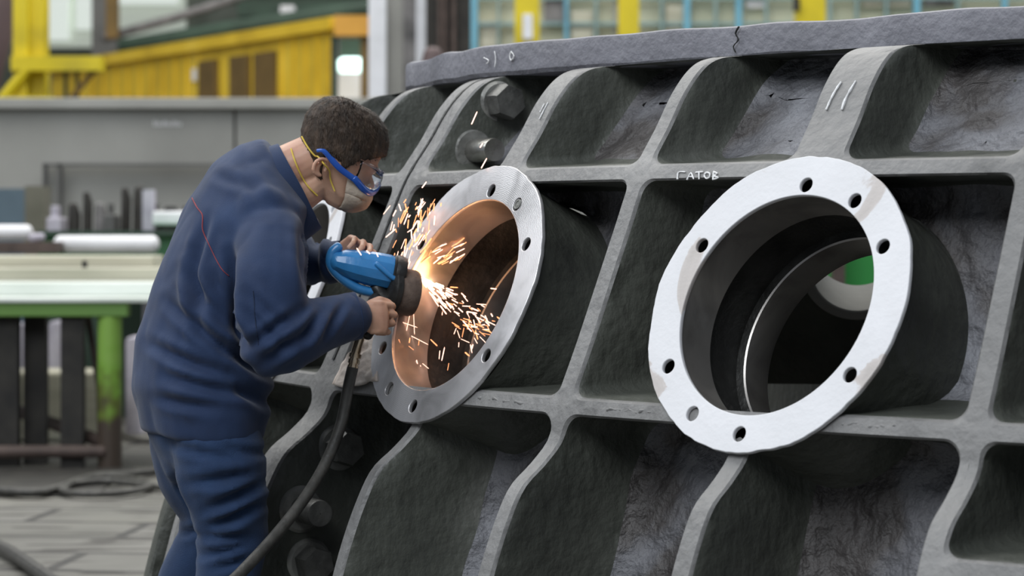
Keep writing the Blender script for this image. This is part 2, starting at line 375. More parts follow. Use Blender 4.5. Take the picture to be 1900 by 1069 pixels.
def pocket(ka, kb, va, vb, band, ta, tb, port=None, ns=26, nh=14, rc=.0095):
    pa, pbb = phk(ka, band), phk(kb, band)
    Rm = prof_v((va+vb)/2)[0]
    A0, A1 = pa*Rm, pbb*Rm
    # image right = small phi; side 'a' is rib ka (right), 'b' is rib kb (left)
    wa, wb = HW[ka][band], HW[kb][band]
    x0, x1, y0, y1 = A0+wa, A1-wb, va+ta, vb-tb
    loop = []; outer = []; owner = []
    def corner(cx_, cy_, a0, ox, oy, first_x):
        m = 6
        for i in range(m+1):
            a = a0+(PI/2)*i/m
            loop.append((cx_+rc*math.cos(a), cy_+rc*math.sin(a)))
            t = i/m
            if first_x: # go along x edge first, then y edge
                o = (ox+(cx_-ox)*(0), oy)
            outer.append((t, ox, oy, cx_, cy_, first_x)); owner.append('c')
    pts = []
    # start bottom-left (x0,y0): go x0 side from y1->y0 ... build counterclockwise in (x right, y up) sense
    def side(p, q, n, ow):
        for i in range(1, n):
            t = i/n; pts.append(((p[0]+(q[0]-p[0])*t, p[1]+(q[1]-p[1])*t), ow))
    def arc(c, a0, ow1, ow2):
        m = 6
        for i in range(m+1):
            a = a0+PI/2*i/m
            pts.append(((c[0]+rc*math.cos(a), c[1]+rc*math.sin(a)), ('arc', i/m, ow1, ow2)))
    arc((x0+rc, y0+rc), PI, 'x0', 'y0'); side((x0+rc, y0), (x1-rc, y0), nh, 'y0')
    arc((x1-rc, y0+rc), 1.5*PI, 'y0', 'x1'); side((x1, y0+rc), (x1, y1-rc), ns, 'x1')
    arc((x1-rc, y1-rc), 0, 'x1', 'y1'); side((x1-rc, y1), (x0+rc, y1), nh, 'y1')
    arc((x0+rc, y1-rc), .5*PI, 'y1', 'x0'); side((x0, y1-rc), (x0, y0+rc), ns, 'x0')
    def proj(q, ow):
        if ow == 'x0': return (A0, q[1])
        if ow == 'x1': return (A1, q[1])
        if ow == 'y0': return (q[0], va)
        if ow == 'y1': return (q[0], vb)
    corners = {('x0', 'y0'): (A0, va, x0+rc, y0+rc), ('y0', 'x1'): (A1, va, x1-rc, y0+rc), ('x1', 'y1'): (A1, vb, x1-rc, y1-rc), ('y1', 'x0'): (A0, vb, x0+rc, y1-rc)}
    inner, outr, own = [], [], []
    for q, ow in pts:
        inner.append(q)
        if isinstance(ow, tuple):
            t = ow[1]; X, Y, cxx, cyy = corners[(ow[2], ow[3])]
            ax = (X, cyy) if ow[2][0] == 'x' else (cxx, Y)
            bx = (X, cyy) if ow[3][0] == 'x' else (cxx, Y)
            if t <= .5: s = t*2; o = (ax[0]+(X-ax[0])*s, ax[1]+(Y-ax[1])*s)
            else: s = t*2-1; o = (X+(bx[0]-X)*s, Y+(bx[1]-Y)*s)
            outr.append(o); own.append('x0' if 'x0' in ow[2:] else 'x1')
        else: outr.append(proj(q, ow)); own.append(ow)
    N = len(inner)
    def OUT(q, d=0.0):
        R, z = prof_v(q[1]); ph = q[0]/Rm
        return PW(R-d, ph, z)
    def depthpt(q, k, grow=0.0):
        """k = 0 face .. 1 skin; horizontal inward"""
        R, z = prof_v(q[1]); ph = q[0]/Rm; Rs = skinR(z)
        return R+(Rs-R)*k, ph, z
    xc, yc = (x0+x1)/2, (y0+y1)/2
    def inset(q, d):
        # move towards the centre by d in parameter space
        dx = max(-1, min(1, (xc-q[0])/(rc*1.5))); dy = max(-1, min(1, (yc-q[1])/(rc*1.5)))
        return (q[0]+dx*d, q[1]+dy*d)
    loops = []
    loops.append([OUT(o) for o in outr])
    loops.append([OUT(q) for q in inner])
    q1 = [inset(q, .0016) for q in inner]
    loops.append([OUT(q, .0022) for q in q1])
    K = [.12, .25, .4, .55, .7, .82]
    for k in K:
        L = []
        for q in q1:
            qq = inset(q, .004*k); R, ph, z = depthpt(qq, k); L.append(jit(PW(R, ph, z), .006))
        loops.append(L)
    for k, ins in ((.90, .006), (.96, .010), (1.0, .017)):
        L = []
        for q in q1:
            qq = inset(q, ins); R, ph, z = depthpt(qq, k); L.append(jit(PW(R, ph, z), .008))
        loops.append(L)
    qs = [inset(q, .017) for q in q1]
    wallstart = len(loops)-1
    if port is None:
        tgt = [(xc, yc)]*N
        fr = (.25, .5, .75, .97)
    else:
        C, et, v, n = port_frame(PORTS[port])
        tgt = []
        vc = v_of_z(-.0434)
        for q in qs:
            dx = (q[0]-PORTS[port]*Rm); dy = (q[1]-vc); a = math.atan2(-dy, dx); rb = .0905*S
            base = C+(et*math.cos(a)+v*math.sin(a))*rb
            d = 0
            for i in range(200):
                P = base-n*(d*S); R = math.hypot(CX*S-P.x, CY*S-P.y)/S; z = (P.z-EYE)/S
                if R <= skinR(z): break
                d += .001
            ph = math.atan2(CX*S-P.x, CY*S-P.y); tgt.append((ph*Rm, z))
        fr = (.33, .66, 1.0)
    zs = [prof_v(q[1])[1] for q in qs]
    for fct in fr:
        L = []
        for q, z, T in zip(qs, zs, tgt):
            if port is None:
                tz = prof_v(T[1])[1]
            else: tz = T[1]
            ph = (q[0]+(T[0]-q[0])*fct)/Rm; zz = z+(tz-z)*fct
            pt = PW(skinR(zz), ph, zz)
            L.append(jit(pt, .02 if fct < 1 else 0, 4.0)+noise.noise_vector(pt*14)*.004*(fct < 1))
        loops.append(L)
    ra, rb_ = (('rib', k_, band) if k_ % 2 else ('rib', k_) for k_ in (ka, kb))
    kx = {'x0': ra, 'x1': rb_, 'y0': ('cross', round(va, 4), ka, kb), 'y1': ('cross', round(vb, 4), ka, kb)}
    if band == 0: kx['y0'] = rb_
    for li in range(len(loops)-1):
        A, B = loops[li], loops[li+1]
        for i in range(N):
            j = (i+1) % N
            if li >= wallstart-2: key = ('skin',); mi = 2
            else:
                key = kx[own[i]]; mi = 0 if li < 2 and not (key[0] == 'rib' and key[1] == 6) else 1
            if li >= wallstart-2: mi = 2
            addquad(key, (A[i], A[j], B[j], B[i]), mi)
    if port is None:
        L = loops[-1]; b = pb(('skin',)); f = b.faces.new([b.verts.new(p) for p in L]); f.material_index = 2
TH = .0046
for k in range(-3, 6):
    pocket(k, k+1, V_TOP, V_H1, 0, .003, TH)
for k in range(-3, 6):
    if k < 0:
        pocket(k, k+1, V_H2, V_H3, 2, TH, TH, ns=14); pocket(k, k+1, V_H3, V_BOT, 2, TH, TH)
    else: pocket(k, k+1, V_H2, V_BOT, 2, TH, TH, ns=34, rc=.012)
for a, b, pt in ((-4, -2, None), (-2, 0, -1), (0, 2, 1), (2, 4, 3), (4, 6, 5)):
    pocket(a, b, V_H1, V_H2, 1, TH, TH, port=pt, nh=26)
# end plate where the casting stops, round the far side
for band, va, vb in ((0, V_TOP, V_H1), (1, V_H1, V_H2), (2, V_H2, V_BOT)):
    ph = phk(6, band); pr = None
    for i in range(25):
        R_, z = prof_v(va+(vb-va)*i/24); c_ = (PW(R_, ph, z), PW(skinR(z)-.01, ph, z), PW(skinR(z)-.01, ph+.012, z), PW(R_-.001, ph+.012, z))
        if pr:
            for q in range(4): addquad(('end',), (pr[q], pr[(q+1) % 4], c_[(q+1) % 4], c_[q]), 1)
        pr = c_
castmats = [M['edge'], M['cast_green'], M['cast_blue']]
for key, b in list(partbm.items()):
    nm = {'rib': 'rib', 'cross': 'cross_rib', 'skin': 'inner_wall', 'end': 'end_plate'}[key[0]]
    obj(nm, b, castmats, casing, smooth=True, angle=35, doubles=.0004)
# joint: groove strip and gasket bead running down the middle of the double rib
b = bmesh.new()
for i in range(60):
    v0 = V_TOP+.012+(V_H2-.03-V_TOP)*i/60; v1 = V_TOP+.012+(V_H2-.03-V_TOP)*(i+1)/60
    R0, z0 = prof_v(v0); R1, z1 = prof_v(v1); ph = P0+4*DP
    w0 = .0011+.0008*noise.noise(Vector((i*.5, 0, 0))); e = .0009
    L = [PW(R0+e, ph-w0, z0), PW(R1+e, ph-w0, z1), PW(R1+e, ph+w0, z1), PW(R0+e, ph+w0, z0)]
    Lb = [PW(R0-.004, ph-w0, z0), PW(R1-.004, ph-w0, z1), PW(R1-.004, ph+w0, z1), PW(R0-.004, ph+w0, z0)]
    t4 = [b.verts.new(p) for p in L]; b4 = [b.verts.new(p) for p in Lb]
    b.faces.new(t4); ring_faces(b, t4, b4)
o = obj('joint_seam', b, M['black_iron'], casing); o['label'] = 'dark ragged seam where the two casting halves meet'

# top flange: outer radius varies a little round the arc
RF = [(.30, 1.245), (.62, 1.243), (.72, 1.240), (.824, 1.236), (.90, 1.247), (.97, 1.259), (1.028, 1.272), (1.08, 1.279), (1.154, 1.280), (1.216, 1.277), (1.30, 1.268), (1.36, 1.252), (1.42, 1.236), (1.55, 1.20), (1.8, 1.18)]
def rf(ph):
    for a, c in zip(RF, RF[1:]):
        if a[0] <= ph <= c[0]: return a[1]+(c[1]-a[1])*(ph-a[0])/(c[0]-a[0])
    return RF[-1][1]
b = bmesh.new(); prev = None; NN = 240
ZT = .139; ZB = .1155
for i in range(NN+1):
    ph = .30+1.30*i/NN; R = rf(ph)
    sect = [(R-.25, ZT), (R-.004, ZT), (R-.001, ZT-.0012), (R, ZT-.004), (R, ZB+.003), (R-.002, ZB), (R-.25, ZB)]
    cur = []
    for a, z in sect:
        p = PW(a, ph, z); 
        if a > R-.1: p = p+noise.noise_vector(p*6)*.006
        cur.append(b.verts.new(p))
    if prev:
        for q in range(len(cur)):
            r = (q+1) % len(cur); b.faces.new((prev[q], prev[r], cur[r], cur[q]))
    else: b.faces.new(cur)
    prev = cur
b.faces.new(prev[::-1])
obj('top_flange', b, M['flange_grey'], casing, angle=30)
# closing plate + inner shell with the far port, so the inside stays enclosed
def shell_wall(Rfun, z0, z1, ph0, ph1, hole=None, n=80, m=20):
    b = bmesh.new(); g = [[b.verts.new(PW(Rfun(z0+(z1-z0)*j/m), ph0+(ph1-ph0)*i/n, z0+(z1-z0)*j/m)) for j in range(m+1)] for i in range(n+1)]
    for i in range(n):
        for j in range(m): b.faces.new((g[i][j], g[i+1][j], g[i+1][j+1], g[i][j+1]))
    return b
# far port in the inner shell: position on the sight line through the right port
FP = W(1600, 480, 7.63)
fax = Vector((CX*S-FP.x, CY*S-FP.y, 0)).normalized(); ftx = Vector((fax.y, -fax.x, 0))
b = bmesh.new(); NI, NJ = 150, 44
g = [[b.verts.new(PW(.95, .30+1.25*i/NI, -.36+.475*j/NJ)) for j in range(NJ+1)] for i in range(NI+1)]
for i in range(NI):
    for j in range(NJ):
        c = (g[i][j].co+g[i+1][j+1].co)/2
        if (c-FP).length > .24: b.faces.new((g[i][j], g[i+1][j], g[i+1][j+1], g[i][j+1]))
tv = Vector((.128, 1, -.015))*.15+Vector((0, 0, .075)); FAX = (-tv).normalized(); FN = W(1590, 505, 7.45)
fu = (Vector((0, 0, 1))-FAX*FAX.z).normalized(); fr_ = FAX.cross(fu)
n = 64; L0 = []; L1 = []
for k in range(n):
    a = 2*PI*k/n; c, s_ = math.cos(a), math.sin(a); sc = 1/max(abs(c), abs(s_))
    L0.append(b.verts.new(FN+(fr_*c+fu*s_)*.150-FAX*.01)); L1.append(b.verts.new(FN+(fr_*c+fu*s_)*sc*.36-FAX*.01))
ring_faces(b, L0, L1)
obj('inner_shell', b, M['cast_green'], casing)
b = bmesh.new(); lathe(b, [(.122, -.16), (.122, -.004), (.126, 0), (.148, 0), (.152, -.006), (.152, -.16)], FN, FAX, (0, 0, 1), 64, closed=True)
o = obj('far_port_ring', b, M['plate_grey'], casing); o['label'] = 'bright machined lip of the far port seen through the right port'

# port flanges with real bolt holes
def plate_with_holes(ro, ri, holes, th, rough=0.0, seed=0):
    cu = bpy.data.curves.new('c', 'CURVE'); cu.dimensions = '2D'; cu.fill_mode = 'BOTH'; cu.extrude = th/2; cu.bevel_depth = .0016; cu.bevel_resolution = 1
    def circ(cx_, cy_, r, n, ns=0):
        sp = cu.splines.new('POLY'); sp.points.add(n-1); sp.use_cyclic_u = True
        for k in range(n):
            a = 2*PI*k/n; q = r
            if ns:
                q = r+ns*noise.noise(Vector((math.cos(a)*3+seed, math.sin(a)*3, 0)))+ns*.5*noise.noise(Vector((math.cos(a)*14+seed, math.sin(a)*14, 0)))
            sp.points[k].co = (cx_+q*math.cos(a), cy_+q*math.sin(a), 0, 1)
    circ(0, .0010*S, ro, 180, rough); circ(0, 0, ri, 128)
    for a, r, hr in holes: circ(r*math.cos(a), r*math.sin(a)-.0026*S, hr, 24)
    o = bpy.data.objects.new('c', cu); COL.objects.link(o)
    dg = bpy.context.evaluated_depsgraph_get(); dg.update()
    me = bpy.data.meshes.new_from_object(o.evaluated_get(dg)); bpy.data.objects.remove(o)
    bm = bmesh.new(); bm.from_mesh(me); bpy.data.meshes.remove(me); return bm
def make_port(k, mat_face, lab):
    C, et, v, n = port_frame(PORTS[k]); th = .011
    ang = [90, 120, 150, -150, -90, -60, -30, 30]
    r = .0800*S
    holes = [(math.radians(a), r, .0052*S) for a in ang]
    bm = plate_with_holes(.0948*S, .0712*S, holes, th-.0032, .0045, k*3.1)
    # local: x = et, y = v, z = n ; front face at +th/2 -> shift so front is at C
    Mx = Matrix((et, v, n)).transposed().to_4x4()
    if Mx.determinant() < 0: pass
    f = empty('port_flange_frame', (0, 0, 0)) if False else None
    me = bpy.data.meshes.new('port_flange'); bmesh.ops.translate(bm, verts=bm.verts, vec=(0, 0, -th/2)); bm.to_mesh(me); bm.free()
    me.materials.append(mat_face)
    o = bpy.data.objects.new('port_flange', me); COL.objects.link(o); o.parent = casing
    o.matrix_local = Matrix.Translation(C-parent_world(casing)) @ Mx
    o['label'] = lab
    # barrel behind the flange
    b = bmesh.new(); loops = lathe(b, [(.0925*S, -.014), (.0905*S, -.04), (.0895*S, -.12), (.0895*S, -.22), (.0925*S, -.30), (.098*S, -.38)], C, n, v, 96)
    for vv in b.verts: vv.co = jit(vv.co, .007, 6)
    ob = obj('port_barrel', b, [M['cast_green']], casing, angle=50)
    b = bmesh.new()
    lathe(b, [(.0713*S, -.004), (.0713*S, -.112), (.0716*S, -.113)], C, n, v, 128, 0)
    bo = obj('machined_bore', b, M['bore'], casing, angle=30)
    b = bmesh.new()
    lathe(b, [(.0716*S, -.113), (.0765*S, -.115), (.0768*S, -.234), (.0716*S, -.236)], C, n, v, 128, 0)
    obj('cast_groove', b, M['black_iron'], casing, angle=30)  # black colour puts the shade of the recess into the groove
    b = bmesh.new()
    lathe(b, [(.0716*S, -.236), (.0704*S, -.238), (.0704*S, -.320), (.0712*S, -.325), (.086*S, -.330), (.086*S, -.37), (.098*S, -.37)], C, n, v, 128, 0)
    obj('inner_lip', b, M['bore'], casing, angle=30)
    if k == 3:
        a = math.radians(122); q = C+(et*math.cos(a)+v*math.sin(a))*.0786*S
        b = bmesh.new(); lathe(b, [(.0001, .002), (.006, .002), (.0065, .001), (.0085, .001), (.009, .003), (.0125, .003), (.013, 0)], q, n, v, 24)
        obj('plug', b, M['washer'], casing)
    return o
make_port(1, M['paint_white'], 'pale machined flange of the right port, patched with brown stains')
make_port(3, M['ground_ring'], 'freshly ground steel flange of the middle port beside the grinder')
o = make_port(-1, M['paint_white'], ''); del o['label']
make_port(5, M['paint_white'], 'narrow edge-on flange of the left port beyond the worker')

# bolts through the side of the joint rib
def bolt(R, z, kind, lab=None, wr=.060, br=.043):
    ph = P0+4*DP-.0190/1.35+.0005
    if z < -.1: ph = P0+4*DP-.0165/1.43+.0005
    c = PW(R, ph, z); n = Vector((math.cos(ph), -math.sin(ph), 0)).normalized()
    w = bmesh.new(); lathe(w, [(.001, .020), (wr*.86, .020), (wr, .010), (wr, -.03)], c, n, (0, 0, 1), 48)
    wo = obj('washer', w, M['washer'], casing, angle=30)
    if lab: wo['label'] = lab
    b = bmesh.new()
    if kind == 'hex':
        hx = .80*br
        L = []
        for r_, d in ((br*.98, .018), (br, .024), (br, .068), (br*.90, .078), (.001, .080)):
            L.append([b.verts.new(c+n*d+(Vector((0, 0, 1))*math.cos(PI/3*k+.2)+n.cross(Vector((0, 0, 1)))*math.sin(PI/3*k+.2))*r_) for k in range(6)])
        for A, B in zip(L, L[1:]): ring_faces(b, A, B)
        obj('bolt_head', b, M['bolt'], casing, angle=25)
    else:
        lathe(b, [(br*.62, .018), (br*.62, .125), (br*.58, .133), (.001, .134)], c, n, (0, 0, 1), 40)
        obj('bolt_shank', b, M['shaft' if kind == 'pin' else 'bolt'], casing, angle=30)
bolt(1.2821, .095, 'hex', wr=.058, br=.048)
bolt(1.3036, .0586, 'pin', 'scuffed round washer with a bright pin standing out of it', wr=.060, br=.050)
bolt(1.4103, -.158, 'hex', wr=.060, br=.046)
bolt(1.4400, -.2015, 'pin2', wr=.060, br=.055)
bolt(1.4340, -.240, 'hex', wr=.060, br=.046)

# chalk marks lying on the casting's face
def stroke(pxs, parent, name='chalk_mark', w=.0045, onflange=False, lab=None, sets=None, mt='chalk'):
    b = bmesh.new()
    for st in (sets or [pxs]):
        P = []
        for x, y in st:
            if onflange:
                # flange outer face
                t = (x-950)/FPX; Y = 1.2
                while Y < 2.6:
                    ph = math.atan2(CX-t*Y, CY-Y); R = math.hypot(CX-t*Y, CY-Y)
                    if R <= rf(ph)+.0012: break
                    Y += .0005
                P.append(PW(R+.0006, ph, (HY-y)/FPX*Y))
            else:
                R, ph, z = surf(x, y); P.append(PW(R+.0010, ph, z))
        tube(b, smooth_path(P, 3), [w*(.7+.6*random.random()) for _ in range(3*(len(P)-1)+1)], 6)
    o = obj(name, b, M[mt], parent)
    if lab: o['label'] = lab
stroke([(1562, 153), (1552, 168), (1543, 185), (1535, 203)], casing, w=.003)
stroke([(1589, 151), (1579, 168), (1570, 185), (1564, 203)], casing, w=.003)
stroke(None, casing, 'chalk_lettering', .0019, sets=[
    [(1259, 332), (1261, 320), (1273, 319)],
    [(1277, 333), (1284, 321), (1289, 332)], [(1280, 328), (1288, 328)],
    [(1293, 320), (1306, 319)], [(1299, 319), (1299, 332)],
    [(1313, 320), (1309, 325), (1312, 331), (1318, 329), (1319, 322), (1313, 320)],
    [(1325, 333), (1326, 319)], [(1326, 319), (1333, 322), (1327, 326), (1335, 330), (1325, 333)]], lab='hand-chalked Cyrillic word on the cross rib')
for st in ([(919, 96), (921, 110), (919, 124)], [(950, 96), (955, 104), (950, 112), (947, 104), (950, 96)], [(899, 107), (908, 112), (905, 118)]): stroke(None, casing, 'chalk_mark', .0018, True, sets=[st])
for st in ([(1019, 190), (1011, 205), (1003, 221)], [(1012, 193), (1004, 208)]): stroke(st, casing, w=.0016)
# ragged weld build-up where the port flanges meet the cross ribs, and a crack in the top flange
def bead(pts, r=.008):
    r *= .62; P = smooth_path(pts, 16); b = bmesh.new(); PP = []
    for p in P:
        R, ph, z = surf(p[0], p[1]); PP.append(PW(R-.0008, ph, z)+noise.noise_vector(Vector((p[0]*.09, p[1]*.09, 0)))*.007)
    tube(b, PP, [r*(.35+.9*abs(noise.noise(Vector((i*.75, r*99, 2))))) for i in range(len(PP))], 9)
    obj('weld_bead', b, M['edge'], casing, angle=80)
bead([(1128, 759, 0), (1180, 764, 0), (1232, 768, 0)]); bead([(1548, 785, 0), (1600, 789, 0), (1668, 793, 0)], .011); bead([(888, 738, 0), (935, 744, 0), (985, 750, 0)], .011)
bead([(1368, 846, 0), (1352, 872, 0), (1335, 898, 0)], .007); bead([(772, 792, 0), (757, 812, 0)], .006)
stroke(None, casing, 'flange_crack', .0022, True, sets=[[(1372, 50), (1366, 62), (1371, 74), (1362, 86), (1366, 97)]], lab='thin dark crack across the top flange', mt='black_iron')

# ------------------------------------------------------------------ HALL SETTING
def bx(x0, y0, x1, y1, Y, th, bm=None, bev=0):
    a = W(x0, y1, Y); c = W(x1, y0, Y); bm = bm or bmesh.new()
    box(bm, (a.x, Y, a.z), (c.x, Y+th, c.z), bev); return bm
b = bmesh.new(); box(b, (-40, -8, -.3), (40, 70, 0)); o = obj('floor', b, M['floor'], smooth=False); tag(o, kind='structure')
b = bmesh.new(); box(b, (-40, 62, 0), (40, 62.4, 16)); o = obj('wall_back', b, M['wall_far'], smooth=False); tag(o, kind='structure')
for i, (x0, x1, y0, y1) in enumerate(((70, 128, -60, 75), (140, 185, -60, 55), (215, 330, -60, 8))):
    o = obj('window_%d' % (i+1), bx(x0, y0, x1, y1, 61.7, .25), M['day_window'], smooth=False); tag(o, kind='structure')

o = obj('window_4', bx(80, -80, 345, 88, 61.85, .1), M['dim_glow'], smooth=False); tag(o, kind='structure')  # added glowing panel that lightens the background at the upper left

def single(name, bm, m, label, cat, group=None, smooth=False, angle=30):
    o = obj(name, bm, m, smooth=smooth, angle=angle); recentre(o); tag(o, label, cat, group); return o

# long grey plate barrier
t = empty('steel_barrier', (-2.5, 22, 0), 'long weathered grey steel barrier wall across the hall behind the worker', 'barrier')
b = bmesh.new(); box(b, (-9, 22.06, 0), (W(432, 0, 22).x, 22.3, W(0, 190, 22).z)); obj('panel', b, M['plate_grey'], t, smooth=False)
b = bmesh.new(); box(b, (W(437, 0, 22).x, 22.06, 0), (1.2, 22.3, W(0, 190, 22).z)); obj('panel', b, M['plate_grey'], t, smooth=False)
b = bmesh.new(); box(b, (-9, 21.95, W(0, 202, 22).z), (1.2, 22.4, W(0, 182, 22).z), .01); obj('top_rail', b, M['plate_grey'], t, smooth=False)
b = bmesh.new(); box(b, (W(80, 0, 21.9).x, 21.9, W(0, 309, 21.9).z), (1.2, 22.0, W(0, 303, 21.9).z)); obj('lower_rail', b, M['plate_dark'], t, smooth=False)
for x in (82, 110):
    b = bmesh.new(); box(b, (W(x-3, 0, 21.9).x, 21.9, 0), (W(x+3, 0, 21.9).x, 22.0, W(0, 303, 21.9).z)); obj('post', b, M['plate_dark'], t, smooth=False)
b = bmesh.new()
for i in range(9): bx(285+i*6, 224+(i % 3)*2, 288+i*6, 234, 22.05, .01, b)
obj('faded_marking', b, M['pale'], t, smooth=False)

# yellow crane cab / shed receding to the left
t = empty('crane_housing', (-3.5, 30, 0), 'long yellow ribbed crane housing with brown shutters beyond the barrier', 'crane')
A = Vector((W(620, 0, 30).x, 30, 0)); Bq = Vector((W(95, 0, 38.5).x, 38.5, 0)); zt = W(0, 32, 30).z
dirv = (Bq-A); Ln = dirv.length; dirv.normalize(); nrm = Vector((-dirv.y, dirv.x, 0)); nrm = nrm if nrm.y < 0 else -nrm
def slab(bm, s0, s1, z0, z1, o0, o1):
    vs = []
    for z in (z0, z1):
        for s, o_ in ((s0, o0), (s1, o0), (s1, o1), (s0, o1)):
            p = A+dirv*s+nrm*o_; vs.append(bm.verts.new((p.x, p.y, z)))
    a = vs
    for q in ((0, 1, 2, 3), (4, 5, 6, 7), (0, 1, 5, 4), (1, 2, 6, 5), (2, 3, 7, 6), (3, 0, 4, 7)): bm.faces.new([a[i] for i in q])
b = bmesh.new(); slab(b, 0, Ln, 0, zt-.12, -.04, 0); obj('body', b, M['yellow'], t, smooth=False)
b = bmesh.new(); slab(b, -.05, Ln, zt-.14, zt, -.06, .08); obj('roof_rail', b, M['yellow'], t, smooth=False)
def s_at(x):   # distance along the housing seen at pixel x
    lo, hi = 0, Ln
    for _ in range(40):
        m = (lo+hi)/2; p = A+dirv*m
        if 950+FPX*p.x/p.y > x: lo = m
        else: hi = m
    return lo
for x0, x1 in ((374, 406), (432, 466), (477, 515)):
    b = bmesh.new(); slab(b, s_at(x1), s_at(x0), 1.3, zt-.28, 0, .05); obj('shutter', b, M['brown'], t, smooth=False)
for i in range(22):
    x = 612-i*22
    if 370 < x < 520: continue
    b = bmesh.new(); s = s_at(x); slab(b, s, s+.04, 1.3, zt-.14, 0, .02); obj('stiffener', b, M['yellow'], t, smooth=False)
b = bmesh.new(); slab(b, s_at(367), s_at(360), W(0, 145, 33).z, W(0, 122, 33).z, 0, .03); o = obj('notice', b, M['white'], t, smooth=False); o['label'] = 'small white notice'
# orange portal and lit opening at its right end
t = empty('portal_frame', W(650, 300, 29.5)*1, 'orange lintel over a dark opening with a bright white lamp', 'doorway'); t.location.z = 0
b = bx(620, 28, 684, 66, 29.6, .4); obj('lintel', b, M['orange'], t, smooth=False)
b = bx(669, 66, 684, 190, 29.7, .3); obj('jamb', b, M['brown'], t, smooth=False)
b = bx(614, 66, 624, 190, 29.7, .3); obj('jamb', b, M['dark_green'], t, smooth=False)
b = bx(630, 60, 700, 440, 33, .2); obj('dark_backing', b, M['dark_green'], t, smooth=False)
b = bmesh.new(); c = W(651, 122, 32.8); tube(b, [c+Vector((-.09, 0, 0)), c+Vector((.09, 0, 0))], [.10, .10], 20); o = obj('lamp', b, M['lamp_white'], t)
b = bx(627, 135, 678, 440, 32.6, .1); obj('pale_curtain', b, M['white'], t, smooth=False)

# lemon gantry at far left
t = empty('gantry_leg', (W(50, 0, 27).x, 27, 0), 'bright lemon yellow gantry leg with a side arm at the far left', 'gantry')
b = bmesh.new(); bx(24, -40, 50, 440, 27, .25, b); bx(46, -40, 82, 440, 27.15, .3, b); obj('column', b, M['lemon'], t, smooth=False)
b = bx(20, 104, 186, 131, 26.9, .3); obj('arm', b, M['lemon'], t, smooth=False)
b = bmesh.new(); tube(b, [W(50, 128, 26.95), W(-30, 225, 26.95)], [.055, .055], 8); obj('brace', b, M['lemon'], t)
b = bmesh.new(); tube(b, [W(176, 130, 27), W(130, 185, 27), W(105, 215, 27)], [.03]*3, 8); obj('brace', b, M['brown'], t)
b = bmesh.new(); bx(10, 178, 100, 190, 26.9, .3, b); obj('cross_bar', b, M['lemon'], t, smooth=False)
for x in (118, 140):
    b = bx(x, 130, x+5, 215, 27.1, .1); obj('upright', b, M['dark_green'], t, smooth=False)
b = bmesh.new(); tube(b, [W(-30, 150, 25), W(-6, 60, 25), W(-2, -60, 25)], [.16, .15, .12], 20); single('maroon_column', b, M['maroon'], 'dull maroon rounded column at the left edge beside the gantry', 'column', smooth=True)
# pipe, beams high up
b = bmesh.new(); tube(b, [W(195, 70, 40), W(330, 32, 40), W(460, -10, 40)], [.07]*3, 10); single('overhead_pipe', b, M['scrap'], 'long brownish sloping pipe high behind the yellow housing', 'pipe', smooth=True)
b = bmesh.new(); tube(b, [W(200, 92, 42), W(420, 55, 42), W(700, 12, 42)], [.13]*3, 10); single('crane_rail', b, M['dark_green'], 'dark green rail rising behind the yellow housing', 'rail', smooth=True)
b = bx(170, -40, 212, 150, 41, .4); single('hanging_hoist', b, M['plate_dark'], 'dark hoist column hanging beside the gantry arm', 'hoist')
b = bx(196, -60, 216, 70, 39, .3); single('hoist_block', b, M['brown'], 'small brown hoist block at the end of the sloping pipe', 'hoist')
b = bx(520, 10, 545, 40, 44, .3); single('wall_lamp', b, M['pale'], 'small pale lamp housing high above the yellow housing', 'lamp')
b = bx(440, 0, 690, 30, 46, .5); single('roof_truss', b, M['dark_green'], 'deep green roof beam above the yellow housing', 'beam')
b = bx(200, 70, 680, 572, 44, .4); single('machine_row', b, M['scrap'], 'row of indistinct grey machines beyond the yellow housing', 'machine')

# steel columns in the middle
t = empty('steel_column', (W(720, 0, 26).x, 26, 0), 'tall pale grey steel column with white flanges behind the casing', 'column')
b = bx(684, -60, 716, 440, 26, .3); obj('flange', b, M['white'], t, smooth=False)
b = bx(716, -60, 748, 440, 26.15, .2); obj('web', b, M['plate_grey'], t, smooth=False)
b = bx(748, -60, 772, 440, 26.1, .2); obj('web', b, M['scrap'], t, smooth=False)
b = bx(772, -60, 791, 440, 26, .3); obj('flange', b, M['white'], t, smooth=False)
t = empty('dark_cabinet', (W(830, 0, 25.5).x, 25.5, 0), 'dark tall cabinet with vertical brown slats beside the pale column', 'cabinet')
b = bx(790, -60, 872, 440, 25.6, .6); obj('body', b, M['soot'], t, smooth=False)
for x in (812, 822, 838): obj('slat', bx(x, -60, x+7, 440, 25.5, .12), M['rust'], t, smooth=False)
b = bmesh.new(); c_ = W(803, 100, 20); tube(b, [(c_.x, 20, 0), (c_.x, 20, c_.z-.1), (c_.x, 20, c_.z)], [.09, .10, .07], 16); single('brown_bollard', b, M['maroon'], 'round-topped brown post just above the casing rim by the pale column', 'post', smooth=True)

